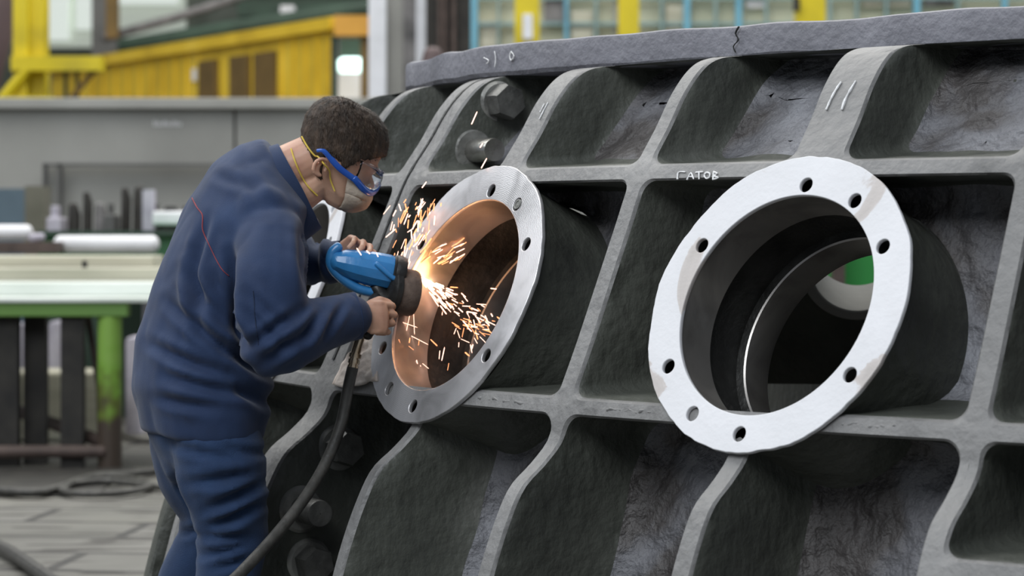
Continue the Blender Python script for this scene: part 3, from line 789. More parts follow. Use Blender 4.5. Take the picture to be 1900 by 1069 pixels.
# right hand screen of cream panels with blue bars
t = empty('glazed_screen', (W(1400, 0, 31).x, 31, 0), 'cream panelled screen with blue bars behind the casing top', 'screen')
b = bx(868, -80, 1960, 440, 31.2, .1); obj('panel', b, M['cream'], t, smooth=False)
for x, w, mm in ((880, 12, 'sky_blue'), (925, 4, 'teal'), (1051, 7, 'sky_blue'), (1106, 5, 'teal'), (1228, 5, 'teal'), (1275, 11, 'sky_blue'), (1328, 5, 'teal'), (1371, 11, 'sky_blue'), (1422, 5, 'teal'), (1540, 5, 'teal'), (1590, 5, 'teal'), (1645, 5, 'teal'), (1702, 11, 'sky_blue'), (1778, 5, 'teal'), (1865, 9, 'sky_blue')):
    obj('bar', bx(x-w/2, -80, x+w/2, 440, 31.0, .12), M[mm], t, smooth=False)
for y in (44, -4): obj('rail', bx(868, y-3, 1960, y+3, 31.05, .1), M['teal'], t, smooth=False)
for x0, x1, y0, y1, mm in ((1060, 1100, 20, 80, 'beige'), (893, 922, 38, 100, 'beige'), (1385, 1418, -20, 14, 'pale'), (1235, 1268, 8, 60, 'beige'), (1140, 1150, 0, 60, 'plate_grey'), (1010, 1046, 0, 40, 'scrap'), (1600, 1690, -20, 12, 'beige'), (1715, 1770, -20, 10, 'scrap')):
    obj('pane', bx(x0, y0, x1, y1, 31.1, .06), M[mm], t, smooth=False)
for i, (x0, x1, lab) in enumerate(((955, 1001, 'bright yellow post with a white notice, left of three above the rim'), (1148, 1186, 'bright yellow post without a notice, middle of three above the rim'), (1479, 1532, 'bright yellow post with a dark bracket, right of three above the rim'))):
    t = empty('yellow_post', (W((x0+x1)/2, 0, 28).x, 28, 0), lab, 'post', 'yellow posts behind the casing')
    obj('column', bx(x0, -80, x1, 440, 28, .3), M['lemon'], t, smooth=False)
    if i == 0: o = obj('notice', bx(970, 26, 988, 72, 27.96, .04), M['white'], t, smooth=False)
    if i == 2: obj('bracket', bx(1473, -5, 1484, 20, 27.9, .1), M['soot'], t, smooth=False)

# bright green machine seen through the ports
t = empty('green_machine', (3.3, 13.5, 0), 'bright green machine panel glimpsed through the right port', 'machine')
b = bx(1380, 300, 1760, 900.7, 13.5, .1); obj('panel', b, M['bright_green'], t, smooth=False)
b = bx(1546, 300, 1568, 907, 13.3, .12); obj('post', b, M['rust'], t, smooth=False)

# ------------------------------------------------------------------ LEFT: bench, stock, clutter
TY = 14.45
t = empty('welding_bench', (W(120, 0, TY).x, TY, 0), 'long steel work bench with lime green and rusty legs at the left', 'table')
zt_ = W(0, 552, TY).z
b = bmesh.new(); box(b, (-4.6, TY-.02, W(0, 562, TY).z), (W(232, 0, TY).x+.55, TY+1.6, zt_), .008); obj('bench_top', b, M['bright_plate'], t, smooth=False)
b = bmesh.new(); box(b, (-4.6, TY, W(0, 588, TY).z), (W(237, 0, TY).x, TY+.12, W(0, 560, TY).z), .008); obj('front_beam', b, M['beam_paint'], t, smooth=False)
b = bmesh.new(); box(b, (W(232, 0, TY).x, TY+1.35, W(0, 600, TY+1.4).z+.08), (W(300, 0, TY).x+.25, TY+1.5, W(0, 560, TY).z), .008); obj('rear_beam', b, M['green'], t, smooth=False)
b = bmesh.new(); p = W(204, 0, TY+.07); tube(b, [(p.x, p.y, .0), (p.x, p.y, zt_-.09)], [.066, .066], 24, round_end=False); o = obj('leg', b, M['leg_paint'], t); o['label'] = 'thick lime green leg worn to rust at the foot'
for x, Y in ((133, TY+.05), (64, TY+.25), (12, TY+.1)):
    b = bmesh.new(); p = W(x, 0, Y); box(b, (p.x-.06, Y, 0), (p.x+.06, Y+.1, zt_-.08)); obj('leg', b, M['soot'], t, smooth=False)
b = bmesh.new(); tube(b, [W(164, 592, TY+.3), W(184, 720, TY+.3), W(188, 850, TY+.1)], [.018]*3, 10); obj('brace', b, M['rust'], t)
b = bmesh.new(); tube(b, [W(-60, 838, TY+.02), W(190, 838, TY+.02)], [.034]*2, 14); obj('stretcher', b, M['rust'], t)
b = bmesh.new(); tube(b, [W(190, 820, TY+.1), W(0, 750, TY+1.3)], [.036, .036], 14); obj('stretcher', b, M['rust'], t)
# stock lying on the bench
zb = zt_
def onb(x0, x1, Y, th, z0, z1, name, m, lab, cat, bev=.01, grp=None, parts=None):
    b = bmesh.new(); box(b, (W(x0, 0, Y).x, Y, z0), (W(x1, 0, Y).x, Y+th, z1), bev); return single(name, b, m, lab, cat, grp)
z1 = W(0, 497, 14.9).z; z2 = W(0, 476, 15.4).z
onb(-60, 293, 14.75, .42, zb, W(0, 524, 14.75).z, 'steel_plank', M['bright_plate'], 'pale plank coloured as lit, lying nearest on the bench front', 'plank', grp='planks on the bench')
onb(-60, 308, 15.2, .30, zb, W(0, 497, 15.2).z, 'steel_plank', M['beige'], 'broad beige plank lying in the middle of the bench', 'plank', grp='planks on the bench')
onb(-60, 285, 15.52, .45, zb, W(0, 475, 15.5).z, 'steel_plank', M['beige'], 'beige plank furthest back on the bench under the white roll', 'plank', grp='planks on the bench')
b = bmesh.new(); q = W(157, 491, 15.25); tube(b, [q-Vector((0, 0, .03)), q+Vector((0, 0, .012))], [.016]*2, 10); single('loose_bolt', b, M['soot'], 'small dark bolt standing on the beige planks', 'bolt', smooth=True)
def roll(x0, x1, yc, r, Y, lab):
    b = bmesh.new(); tube(b, [W(x0, yc, Y), W((x0+x1)/2, yc, Y), W(x1, yc, Y)], [(r, r*1.2)]*3, 20, ref=(0, 0, 1))
    single('white_roll', b, M['pale'], lab, 'roll', 'white rolls behind the bench', smooth=True)
t = empty('green_machine_bed', (W(200, 0, 17.5).x, 17.5, 0), 'dark green machine bed standing behind the bench', 'machine')
obj('bed', bx(70, 433, 345, 478, 17.4, .8), M['green'], t, smooth=False); obj('pedestal', bx(90, 478, 190, 794.4, 17.6, .4), M['dark_green'], t, smooth=False)
obj('rail', bx(70, 428, 345, 436, 17.3, .1), M['dark_green'], t, smooth=False)
roll(112, 283, 453, .055, 16.9, 'long white paper roll lying behind the planks')
roll(-30, 50, 431, .048, 17.05, 'short white roll at the left edge behind the planks')
b = bx(-40, 449, 106, 470, 16.6, .3); single('dark_plank', b, M['rust'], 'dark plank with a rusty top under the short white roll', 'plank')
b = bmesh.new(); tube(b, [W(60, 442, 16.8), W(78, 440, 16.8)], [.03, .025], 12); single('cloth_wad', b, M['lilac_sack'], 'small pinkish wad between the two white rolls', 'cloth', smooth=True)
b = bx(-20, 350, 44, 700, 20.5, .6); single('tool_cabinet', b, M['cabinet'], 'slate blue metal cabinet at the left edge below the barrier', 'cabinet')
b = bx(46, 345, 82, 746.7, 20, .3); single('concrete_post', b, M['concrete'], 'olive grey post between the blue cabinet and the scrap', 'post')
b = bx(282, 392, 345, 418, 18, .5, bev=.02); single('pale_crate', b, M['pale'], 'low pale crate on the green machine bed next to the worker', 'crate')
random.seed(11)
sc_mats = [M['soot'], M['scrap'], M['plate_dark'], M['lilac_sack'], M['soot'], M['black_iron']]
descs = ['squat', 'tall', 'narrow', 'broad', 'leaning', 'stubby']
cols = ['sooty', 'mottled grey', 'dark grey', 'pale lilac', 'black', 'oily black']
xs = 86; i = 0
seen_l = set()
places = ['beside the olive post', 'second along from the olive post', 'left of the middle of the scrap row', 'in the left half of the scrap row', 'at the middle of the scrap row', 'just right of the middle of the scrap row', 'in the right half of the scrap row', 'near the right end of the scrap row', 'at the right end of the scrap row by the worker', 'last of the scrap row behind the worker']
while xs < 340 and i < 10:
    w = random.choice((20, 26, 32)); top = random.choice((352, 360, 368, 376, 382))
    k = random.randrange(6); bm_ = bmesh.new(); 
    a = W(xs, 440, 18.6); c = W(xs+w, top, 18.6)
    if k in (1, 4): tube(bm_, [((a.x+c.x)/2, 18.8, .92), ((a.x+c.x)/2+.01, 18.8, c.z-.06), ((a.x+c.x)/2, 18.8, c.z)], [(c.x-a.x)/2, (c.x-a.x)/2.2, (c.x-a.x)/3], 14)
    else:
        box(bm_, (a.x, 18.6, .912), (c.x, 18.9, c.z-.08), .012); box(bm_, (a.x+.02, 18.65, c.z-.09), (c.x-.03, 18.8, c.z), .01)
    single('machine_casting', bm_, sc_mats[k], '%s blurred casting %s' % (cols[k], places[i]), 'casting', 'castings stored behind the bench', smooth=k in (1, 4))
    xs += w+2; i += 1
b = bmesh.new(); box(b, (W(82, 0, 18.5).x, 18.5, 0), (W(345, 0, 18.5).x, 19.1, .9)); single('storage_rack', b, M['dark_green'], 'low dark rack carrying the row of castings behind the bench', 'rack')
b = bx(264, 352, 285, 776.4, 18.3, .1); single('upright_sheet', b, M['lilac_sack'], 'pale lilac upright sheet standing in front of the castings', 'sheet')
# clutter seen below the bench
for x0, y0, x1, y1, Y, m, lab in ((88, 596, 112, 700, 16.9, 'lilac_sack', 'pale lilac sack seen between two dark bench legs'), (232, 625, 262, 735, 16.9, 'lilac_sack', 'pale lilac sack right of the lime green leg'),
                                   (24, 600, 44, 690, 17.0, 'lilac_sack', 'pale lilac sack near the leftmost bench leg')):
    b = bx(x0, y0, x1, y1, Y, .3, bev=.03); 
    for v in b.verts:
        if v.co.z < 1: pass
    lo = min(v.co.z for v in b.verts)
    for v in b.verts:
        if v.co.z < lo+.05: v.co.z = 0
    single('sack', b, M[m], lab, 'sack', 'sacks under and behind the bench', smooth=True)
for j, (y, lab) in enumerate(((700, 'dark green floor rail nearest under the bench'), (742, 'second dark green floor rail under the bench'))):
    Y = EYE*FPX/(y-HY); b = bmesh.new(); box(b, (-6, Y, 0), (W(300, 0, Y).x, Y+.12, .06)); single('floor_rail', b, M['dark_green'], lab if j else 'farther dark green floor rail under the bench', 'rail', 'green rails on the floor')
b = bmesh.new(); Y = 19.0; box(b, (W(-40, 0, 16.4).x, 16.3, 0), (W(205, 0, 16.4).x, 16.8, .42), .02); single('pallet_stack', b, M['beige'], 'long low beige timber stack seen through the legs of the bench', 'timber')
# hoses on the floor
def gp(x, y, h=.0): 
    Y = (EYE-h)*FPX/(y-HY); return Vector(((x-950)*Y/FPX, Y, h))
def floorhose(pts, r, name, lab, cat='hose'):
    b = bmesh.new(); P = smooth_path([gp(x, y, r+.010) for x, y in pts], 8); tube(b, P, [r]*len(P), 10); single(name, b, M['rubber'], lab, cat, smooth=True)
floorhose([(-30, 908), (60, 914), (110, 905), (170, 885), (230, 880), (300, 872)], .02, 'floor_cable', 'black cable running from the left edge past the bench foot', 'cable')
floorhose([(116, 912), (140, 892), (200, 884), (250, 890), (280, 902), (230, 914), (160, 917), (118, 912), (122, 900), (200, 893), (300, 905)], .017, 'air_hose', 'black hose lying in a loop on the floor by the worker')
floorhose([(226, 805), (250, 815), (285, 820), (330, 822)], .015, 'thin_cable', 'thin dark cable curving over the floor right of the lime leg', 'cable')
floorhose([(-30, 1000), (20, 1025), (60, 1052), (100, 1080)], .026, 'steel_rod', 'dark round rod lying on the floor at the bottom left corner', 'rod')
Y = 14.2; b = bmesh.new(); box(b, (-5.2, 12.9, 0), (W(232, 0, 14).x, 14.40, .008)); single('dark_mat', b, M['soot'], 'dark mat on the floor beneath the bench', 'mat')  # thin dark sheet over the floor under the bench
#PERSON
# ------------------------------------------------------------------ THE WORKER
MY = 6.62
def Q(x, y, dy=0.0): return W(x, y, MY+dy)
FWD = Vector((.93, .37, 0)).normalized(); LAT = Vector((-.37, .93, 0)).normalized()
worker = None
SK = {}
def torso_secs(g):
    # (px, py, half front-back, half lateral)
    T = [(374, 808, .144, .215), (377, 768, .154, .222), (369, 715, .162, .220), (373, 650, .156, .210), (395, 570, .150, .205), (424, 490, .146, .205), (455, 415, .142, .228), (482, 350, .126, .185), (503, 312, .095, .115), (520, 298, .065, .070)]
    return [(Q(a, b), (c-g, d-g)) for a, b, c, d in T]
R_ARM = [(487, 425, -.13, .075), (505, 465, -.205, .086), (502, 530, -.265, .088), (497, 600, -.285, .083), (512, 630, -.285, .078), (560, 618, -.25, .072), (610, 600, -.19, .061), (652, 588, -.135, .054)]
L_ARM = [(486, 415, .14, .075), (505, 450, .205, .080), (530, 480, .255, .076), (560, 486, .235, .062), (600, 487, .17, .052), (630, 486, .12, .047)]
R_LEG = [(398, 760, -.085, .095), (402, 820, -.095, .112), (412, 880, -.10, .110), (426, 950, -.10, .092), (430, 1010, -.10, .082), (420, 1080, -.11, .078), (412, 1200, -.12, .068), (410, 1340, -.12, .060), (410, 1385, -.12, .060)]
L_LEG = [(368, 770, .09, .115), (360, 820, .10, .110), (366, 880, .10, .103), (396, 945, .11, .088), (388, 1000, .12, .079), (350, 1075, .13, .073), (318, 1200, .14, .065), (300, 1340, .15, .060), (298, 1375, .15, .060)]
def limb(b, L, g, n=20, ref=None):
    P = [Q(x, y, d) for x, y, d, r in L]; r = [max(.02, q[3]-g) for q in L]
    k = 3; PP = smooth_path(P, k); rr = []
    for i in range(len(r)-1):
        for j in range(k): rr.append(r[i]+(r[i+1]-r[i])*j/k)
    rr.append(r[-1]); tube(b, PP, rr, n, ref)
# head frame
HC = Q(636, 266); HF = Vector((.85, .22, -.44)).normalized(); HU = Vector((.44, .02, .86)); HU = (HU-HF*HU.dot(HF)).normalized(); HL = HU.cross(HF)
def H(f, l, u): return HC+HF*f+HL*l+HU*u
HS = [(-.150, .052, .018, .018), (-.140, .050, .034, .032), (-.118, .040, .056, .049), (-.090, .022, .076, .060), (-.055, .008, .090, .067), (-.015, .002, .099, .074), (.020, -.002, .103, .077), (.050, -.004, .096, .073), (.074, -.006, .078, .060), (.088, -.006, .052, .041), (.096, -.006, .020, .016)]
def hsec(u):
    for a, c in zip(HS, HS[1:]):
        if a[0] <= u <= c[0]:
            t = (u-a[0])/(c[0]-a[0]); return tuple(a[i]+(c[i]-a[i])*t for i in (1, 2, 3))
    return HS[0][1:] if u < HS[0][0] else HS[-1][1:]
def hp(th, u, off=0.0):
    """point of the head surface, th from the face direction towards his left"""
    c, a, b = hsec(u); return H(c+(a+off)*math.cos(th), (b+off)*math.sin(th), u)
# ---- body: one continuous skin surface
b = bmesh.new()
ts = torso_secs(.045); tube(b, [t[0] for t in ts], [(t[1][0], min(t[1][1], .165)) for t in ts], 28, FWD)
limb(b, R_ARM[:6], .034); limb(b, R_ARM[5:], .026); limb(b, L_ARM, .022); limb(b, R_LEG, .030); limb(b, L_LEG, .030)
tube(b, [Q(515, 330), Q(545, 312), Q(578, 296), Q(604, 280)], [.070, .064, .062, .062], 24)
loops = [[b.verts.new(H(c+a*math.cos(2*PI*k/32), bb*math.sin(2*PI*k/32), u)) for k in range(32)] for u, c, a, bb in HS]
for A_, B_ in zip(loops, loops[1:]): ring_faces(b, A_, B_)
b.faces.new(loops[0][::-1]); b.faces.new(loops[-1])
tube(b, [Q(525, 375), Q(560, 352), Q(588, 335), Q(600, 318)], [.055, .052, .046, .04], 20)
tube(b, [H(.085, 0, -.035), H(.108, 0, -.062), H(.112, 0, -.076), H(.095, 0, -.084)], [.010, .013, .015, .012], 12)       # nose
tube(b, [H(.078, .026, -.112), H(.091, .012, -.109), H(.095, 0, -.108), H(.091, -.012, -.109), H(.078, -.026, -.112)], [.005, .007, .008, .007, .005], 10)  # lips
tube(b, [H(.082, .045, -.022), H(.098, .018, -.018), H(.100, 0, -.022), H(.098, -.018, -.018), H(.082, -.045, -.022)], [.008, .009, .007, .009, .008], 10)  # brow
for sg in (-1, 1):   # ears: a rim and a bowl
    def E_(r, a, l): return H(-.030-r*math.cos(a)*.95, sg*l, -.080+r*math.sin(a))
    tube(b, smooth_path([E_(.018, 2.3, .074), E_(.023, 1.75, .082), E_(.025, 1.1, .088), E_(.025, .4, .092), E_(.023, -.4, .091), E_(.020, -1.2, .086), E_(.016, -1.9, .078)], 3), [.0048]*19, 10)
    tube(b, [E_(.016, .9, .076), E_(.014, 0, .080), E_(.014, -1.0, .077)], [.007, .008, .008], 10)
    tube(b, [E_(.014, 2.6, .072), E_(.010, 3.3, .076)], [.006, .005], 8)
# near (right) hand: fist closed round the upright side handle
def hand(wrist, dirn, back, up, ln=.088, curl=(.6, 1.5, 1.3), spread=.0205, thumb=None, scale=1.0):
    """dirn: wrist to knuckles; back: out of the back of the hand; up: towards the index finger"""
    d = Vector(dirn).normalized(); u = (Vector(up)-d*Vector(up).dot(d)).normalized(); k = d.cross(u); bk = k if k.dot(Vector(back)) > 0 else -k
    w = Vector(wrist)
    tube(b, [w-d*.03, w, w+d*.03*scale, w+d*.06*scale, w+d*ln*scale], [(.026, .021), (.027, .020), (.036, .019), (.041, .017), (.040, .0135)], 20, u)
    lens_ = [(.041, .026, .020), (.045, .029, .021), (.042, .027, .021), (.033, .021, .018)]
    for i in range(4):
        o = (1.5-i)*spread; base = w+d*(ln-.010-.003*abs(i-1)**1.3)*scale+u*o+bk*.004
        p = base; ang = 0; P = [p-d*.018, p]; rr = [.0088, .0096]
        for j, L_ in enumerate(lens_[i]):
            ang += curl[j]*(1+.04*i)
            dd = d*math.cos(ang)-bk*math.sin(ang); p = p+dd*L_*scale
            P.append((P[-1]+p)/2); rr.append(.0080-.0006*j); P.append(p); rr.append(.0088-.0009*j)
        tube(b, P, [q*scale*(.90 if i == 3 else 1) for q in rr], 12)
    if thumb:
        tube(b, [w+d*.018+u*.018, w+d*.040+u*.034-bk*.006]+[w+d*a+u*b2-bk*c for a, b2, c in thumb], [.014, .0135]+[.0125, .0115, .0098, .008][:len(thumb)], 12)
RW = Q(662, 590, -.13); LWR = Q(634, 480, .105)
hand(RW, (.93, .32, -.02), (.25, -.95, .15), (-.22, .10, 1), ln=.070, curl=(.42, 1.25, 1.1), spread=.0218, thumb=[(.062, .044, .012), (.084, .040, .022), (.100, .032, .030)])
hand(LWR, (.62, -.32, .42), (-.3, .35, .9), (.80, .2, -.5), ln=.062, curl=(.5, .9, .7), spread=.0195, thumb=[(.060, .040, .010), (.080, .046, .020), (.094, .044, .032)])
bb_ = remeshed(b, .0037, 1)
worker = obj('person', bb_, M['skin'], angle=180)
recentre(worker); WB = worker.location.copy()
tag(worker, 'person in navy work jacket bending forward and holding a blue grinder', 'person')

# ---- jacket
def fold(p, segs, mode='x'):
    """sum of soft creases: each is a polyline on the cloth (x, z in world) with depth and width"""
    s_ = 0
    for (a, c, dep, w) in segs:
        dep = dep*1.7
        ax, az = a; cx_, cz = c; dx, dz = cx_-ax, cz-az; L2 = dx*dx+dz*dz
        t = max(0, min(1, ((p.x-ax)*dx+(p.z-az)*dz)/L2)); q = math.hypot(p.x-ax-dx*t, p.z-az-dz*t)
        taper = math.sin(PI*min(1, max(0.0, t*.9+.05)))
        s_ += dep*taper*(math.exp(-(q/w)**2)-.55*math.exp(-((q-w*1.9)/w)**2))
    return s_
def px(x, y, Y=6.40): v = W(x, y, Y); return (v.x, v.z)
JF = [(px(300, 560), px(470, 690), -.012, .013), (px(330, 500), px(450, 640), -.011, .014), (px(262, 640), px(420, 700), -.010, .013), (px(350, 470), px(372, 620), -.012, .015),
      (px(400, 520), px(470, 660), -.016, .018), (px(300, 700), px(480, 740), -.009, .012), (px(420, 640), px(510, 720), -.012, .014), (px(420, 700), px(500, 770), -.009, .012), (px(280, 740), px(400, 760), -.007, .012),
      (px(430, 470), px(450, 640), -.014, .014), (px(380, 400), px(350, 520), -.007, .012), (px(560, 400), px(575, 540), -.009, .012), (px(470, 540), px(540, 610), -.008, .011),
      (px(470, 640), px(560, 575), -.009, .011), (px(500, 665), px(590, 600), -.010, .011), (px(560, 640), px(600, 575), -.008, .010), (px(600, 630), px(640, 560), -.006, .009), (px(460, 560), px(540, 640), -.008, .012),
      (px(580, 470), px(600, 510), -.005, .008), (px(380, 320), px(470, 350), -.004, .012), (px(440, 310), px(500, 400), -.004, .012)]
def cloth(bm, segs, amp=.0045, seed=0, side=True):
    bm.normal_update()
    mv = []
    for v in bm.verts:
        p = v.co; n = v.normal
        f_ = noise.noise(Vector((p.x*7+seed, p.y*7, p.z*4)))*amp*1.6+abs(noise.noise(Vector((p.x*16, p.y*12, p.z*11+seed))))*amp*.9
        k = fold(p, segs)
        if n.y > .3: k = -abs(k)*.3 if False else fold(Vector((p.x*.9+.03, p.y, p.z+.02)), segs)*.7
        mv.append(n*(f_+k))
    for v, m in zip(bm.verts, mv): v.co += m
b = bmesh.new()
ts = torso_secs(0); tube(b, [t[0] for t in ts], [t[1] for t in ts], 32, FWD, round_end=False)
limb(b, R_ARM, 0); limb(b, L_ARM, 0)
# shoulder yokes bridge torso and sleeves
tube(b, [Q(486, 400, .16), Q(480, 375, 0), Q(486, 402, -.15)], [.07, .10, .072], 20)
jb = remeshed(b, .0085, 9); cloth(jb, JF, .0060)
jacket = obj('jacket', jb, M['denim'], worker, angle=180)
# cuffs and hem bands
def band(c, ax, rad, h0, h1, name, m, ref=(0, 0, 1), th=.006, lean=0.0, n=48, rad2=None, wob=.003):
    b = bmesh.new(); ax = Vector(ax).normalized(); u = (Vector(ref)-ax*Vector(ref).dot(ax)).normalized(); v = ax.cross(u); c = Vector(c)
    ra, rb = rad; k2 = rad2 or rad; L = []
    for (h, o, q) in ((h0, 0, 0), ((h0+h1)/2, .001, .5), (h1, 0, 1), (h1, -th, 1), (h0, -th, 0)):
        A_, B_ = ra+(k2[0]-ra)*q+o, rb+(k2[1]-rb)*q+o
        L.append([b.verts.new(c+ax*(h+wob*noise.noise(Vector((math.cos(2*PI*k/n)*2, math.sin(2*PI*k/n)*2, h*9))))+u*A_*math.cos(2*PI*k/n)+v*B_*math.sin(2*PI*k/n)) for k in range(n)])
    for A_, B_ in zip(L, L[1:]): ring_faces(b, A_, B_)
    ring_faces(b, L[-1], L[0]); return obj(name, b, m, worker, angle=50)
band(Q(655, 587, -.132), (.90, .25, .16), (.0575, .057), -.030, .012, 'cuff', M['denim'])
band(Q(628, 484, .122), (.85, -.38, .12), (.050, .049), -.026, .012, 'cuff', M['denim'])
# collar: tilted flaring band round the neck
CA = Vector((.88, .10, .46)).normalized()
band(Q(541, 353), CA, (.134, .122), -.075, .022, 'collar', M['denim'], ref=(-.46, 0, .88), th=.009, rad2=(.117, .088), n=64)
band(Q(541, 350), CA, (.104, .073), -.02, .021, 'shirt_collar', M['white_shirt'], ref=(-.46, 0, .88), th=.005, rad2=(.104, .072), n=64)
# ---- trousers
TF = [(px(300, 830), px(480, 860), -.006, .010), (px(340, 900), px(480, 880), -.009, .012), (px(380, 950), px(490, 900), -.011, .013), (px(380, 985), px(480, 940), -.012, .012), (px(370, 1000), px(470, 1000), -.008, .010), (px(360, 1040), px(470, 1010), -.007, .010),
      (px(300, 880), px(340, 960), -.008, .010), (px(400, 830), px(495, 850), -.006, .009), (px(300, 1020), px(360, 1000), -.007, .009), (px(390, 1060), px(460, 1040), -.007, .009), (px(400, 1130), px(450, 1110), -.008, .011), (px(390, 1250), px(440, 1230), -.008, .011), (px(380, 1340), px(440, 1330), -.010, .012)]
b = bmesh.new()
tube(b, [Q(378, 690), Q(376, 740), Q(380, 790), Q(386, 845)], [(.130, .180), (.137, .195), (.138, .195), (.115, .17)], 32, FWD)
limb(b, R_LEG, 0); limb(b, L_LEG, 0)
tb = remeshed(b, .0100, 4); cloth(tb, TF, .0045, 5); trousers = obj('trousers', tb, M['trouser'], worker, angle=180)
# ---- boots on the floor
for (x, dy, yy, ang) in ((412, -.12, 1395, .2), (300, .15, 1385, .15)):
    c = Q(x, yy, dy); c.z = 0; f_ = (FWD+Vector((0, -ang, 0))).normalized(); s_ = Vector((-f_.y, f_.x, 0)); b = bmesh.new(); L = []
    for t, w_, h_ in ((-.085, .028, .05), (-.075, .038, .085), (-.03, .042, .12), (.03, .042, .115), (.08, .046, .075), (.14, .050, .058), (.18, .044, .048), (.205, .024, .030)):
        L.append([b.verts.new(c+f_*t+s_*w_*math.cos(a)*(1 if math.sin(a) > -.5 else 1.05)+Vector((0, 0, max(.0, h_/2+h_/2*math.sin(a)*1.25)))) for a in [2*PI*k/16 for k in range(16)]])
    for A_, B_ in zip(L, L[1:]): ring_faces(b, A_, B_)
    b.faces.new(L[0][::-1]); b.faces.new(L[-1])
    tube(b, [c+Vector((-.02*f_.x, -.02*f_.y, .06)), c+Vector((0, 0, .17))], [.05, .055], 16)
    obj('boot', b, M['boot'], worker, angle=50)
# ---- hair: a close cap with a shaped hairline
def hairline(th):   # lowest u with hair for direction th (0 = face, pi = nape)
    a = abs(math.atan2(math.sin(th), math.cos(th)))
    T = [(0, .010), (.45, .010), (.75, -.004), (1.05, -.020), (1.30, -.045), (1.46, -.066), (1.58, -.046), (2.0, -.050), (2.2, -.105), (2.5, -.118), (3.15, -.122)]
    for p_, q_ in zip(T, T[1:]):
        if p_[0] <= a <= q_[0]: return p_[1]+(q_[1]-p_[1])*(a-p_[0])/(q_[0]-p_[0])
    return T[-1][1]
b = bmesh.new(); NT, NU = 180, 60; g = []
for i in range(NT):
    th = 2*PI*i/NT; hl = hairline(th)+.004*noise.noise(Vector((math.cos(th)*9, math.sin(th)*9, 0)))+.002*random.random(); col = []
    for j in range(NU+1):
        t = j/NU; u = hl+(.0955-hl)*(1-(1-t)**1.25)
        rise = min(1, t/.09)
        off = -.003+(.0125 if abs(math.sin(th)) < .8 else .0105)*rise**.6
        p = hp(th, u, off)+HU*(.0075*rise*max(0, (u+.0)/.09))
        d = noise.noise(p*90)*.0014+noise.noise(Vector((th*38, u*60, 3)))*.0014
        p = p+(p-HC).normalized()*d*rise
        col.append(b.verts.new(p))
    g.append(col)
top = b.verts.new(H(-.006, 0, .1035))
for i in range(NT):
    A_, B_ = g[i], g[(i+1) % NT]
    for j in range(NU): b.faces.new((A_[j], B_[j], B_[j+1], A_[j+1]))
    b.faces.new((A_[-1], B_[-1], top))
hair = obj('hair', b, M['hair'], worker, angle=180)
# short strands standing off the cap (uncountable)
b = bmesh.new(); random.seed(5); whorl = H(-.045, .0, .09)
for i in range(9000):
    th = random.random()*2*PI; hl = hairline(th); t = random.random()**.8; u = hl+(.094-hl)*t
    p = hp(th, u, .0075)+HU*(.0075*max(0, u/.09)); nrm_ = (p-HC).normalized()
    fl = (p-whorl); fl = (fl-nrm_*fl.dot(nrm_)); fl = fl.normalized() if fl.length > 1e-4 else HF
    d = (nrm_*.55+fl*.8+Vector((random.uniform(-.3, .3), random.uniform(-.3, .3), random.uniform(-.3, .3)))).normalized()
    ln_ = random.uniform(.006, .012)*(.6 if u < 0 else 1); s_ = d.cross(nrm_).normalized()*.0006
    b.faces.new([b.verts.new(p-s_), b.verts.new(p+s_), b.verts.new(p+d*ln_)])
o = obj('hair_strands', b, M['hair'], hair, smooth=False); o['kind'] = 'stuff'
# ---- dust mask, straps, goggles
b = bmesh.new(); g = []
for i in range(33):
    th = -1.28+2.56*i/32; col = []
    for j in range(15):
        t = j/14; u = -.146+(.090-.0*abs(th))*t-(.012*abs(th) if t > .5 else 0); e = min(1, 4*t*(1-t)+.05)*min(1, (1.28-abs(th))/.5+.06)
        col.append(b.verts.new(hp(th, u, .003+.026*e**.7)))
    g.append(col)
for i in range(32):
    for j in range(14): b.faces.new((g[i][j], g[i+1][j], g[i+1][j+1], g[i][j+1]))
mk = obj('dust_mask', b, M['mask'], worker, angle=180)
md = mk.modifiers.new('thickness', 'SOLIDIFY'); md.thickness = .0025; md.offset = 1
bv = BVHTree.FromObject(worker, bpy.context.evaluated_depsgraph_get())
def on_head(f, l, u, off=.004):
    """drop a head-frame point onto the skin"""
    p = H(f, l, u)-WB; loc, n, i, d = bv.find_nearest(p)
    return loc+WB+(n*off)
def strap(pts, name, r, m, off=.004, onhair=0):
    b = bmesh.new(); P = smooth_path([on_head(*p, off=off) if len(p) == 3 else on_head(p[0], p[1], p[2], off=p[3]) for p in pts], 5); tube(b, P, [r]*len(P), 8); return obj(name, b, m, worker)
for sg in (1,):
    strap([(-.090, sg*.030, .020, .016), (-.080, sg*.050, .000, .016), (-.060, sg*.070, -.030, .014), (-.035, sg*.078, -.045, .012), (-.005, sg*.076, -.062, .006), (.020, sg*.068, -.085, .006), (.040, sg*.058, -.100, .008)], 'mask_strap', .0022, M['elastic'])
    strap([(-.085, sg*.030, -.125, .005), (-.065, sg*.052, -.130, .005), (-.040, sg*.060, -.135, .005), (-.010, sg*.060, -.135, .005), (.015, sg*.055, -.132, .006), (.030, sg*.050, -.125, .008)], 'mask_strap', .0022, M['elastic'])
def on_skin(x, y, off):
    o_ = Vector((0, 0, EYE)); d = (W(x, y, 6)-o_).normalized(); loc, n, i, dd = bv.ray_cast(o_-WB, d)
    return loc+WB+n*off if loc is not None else None
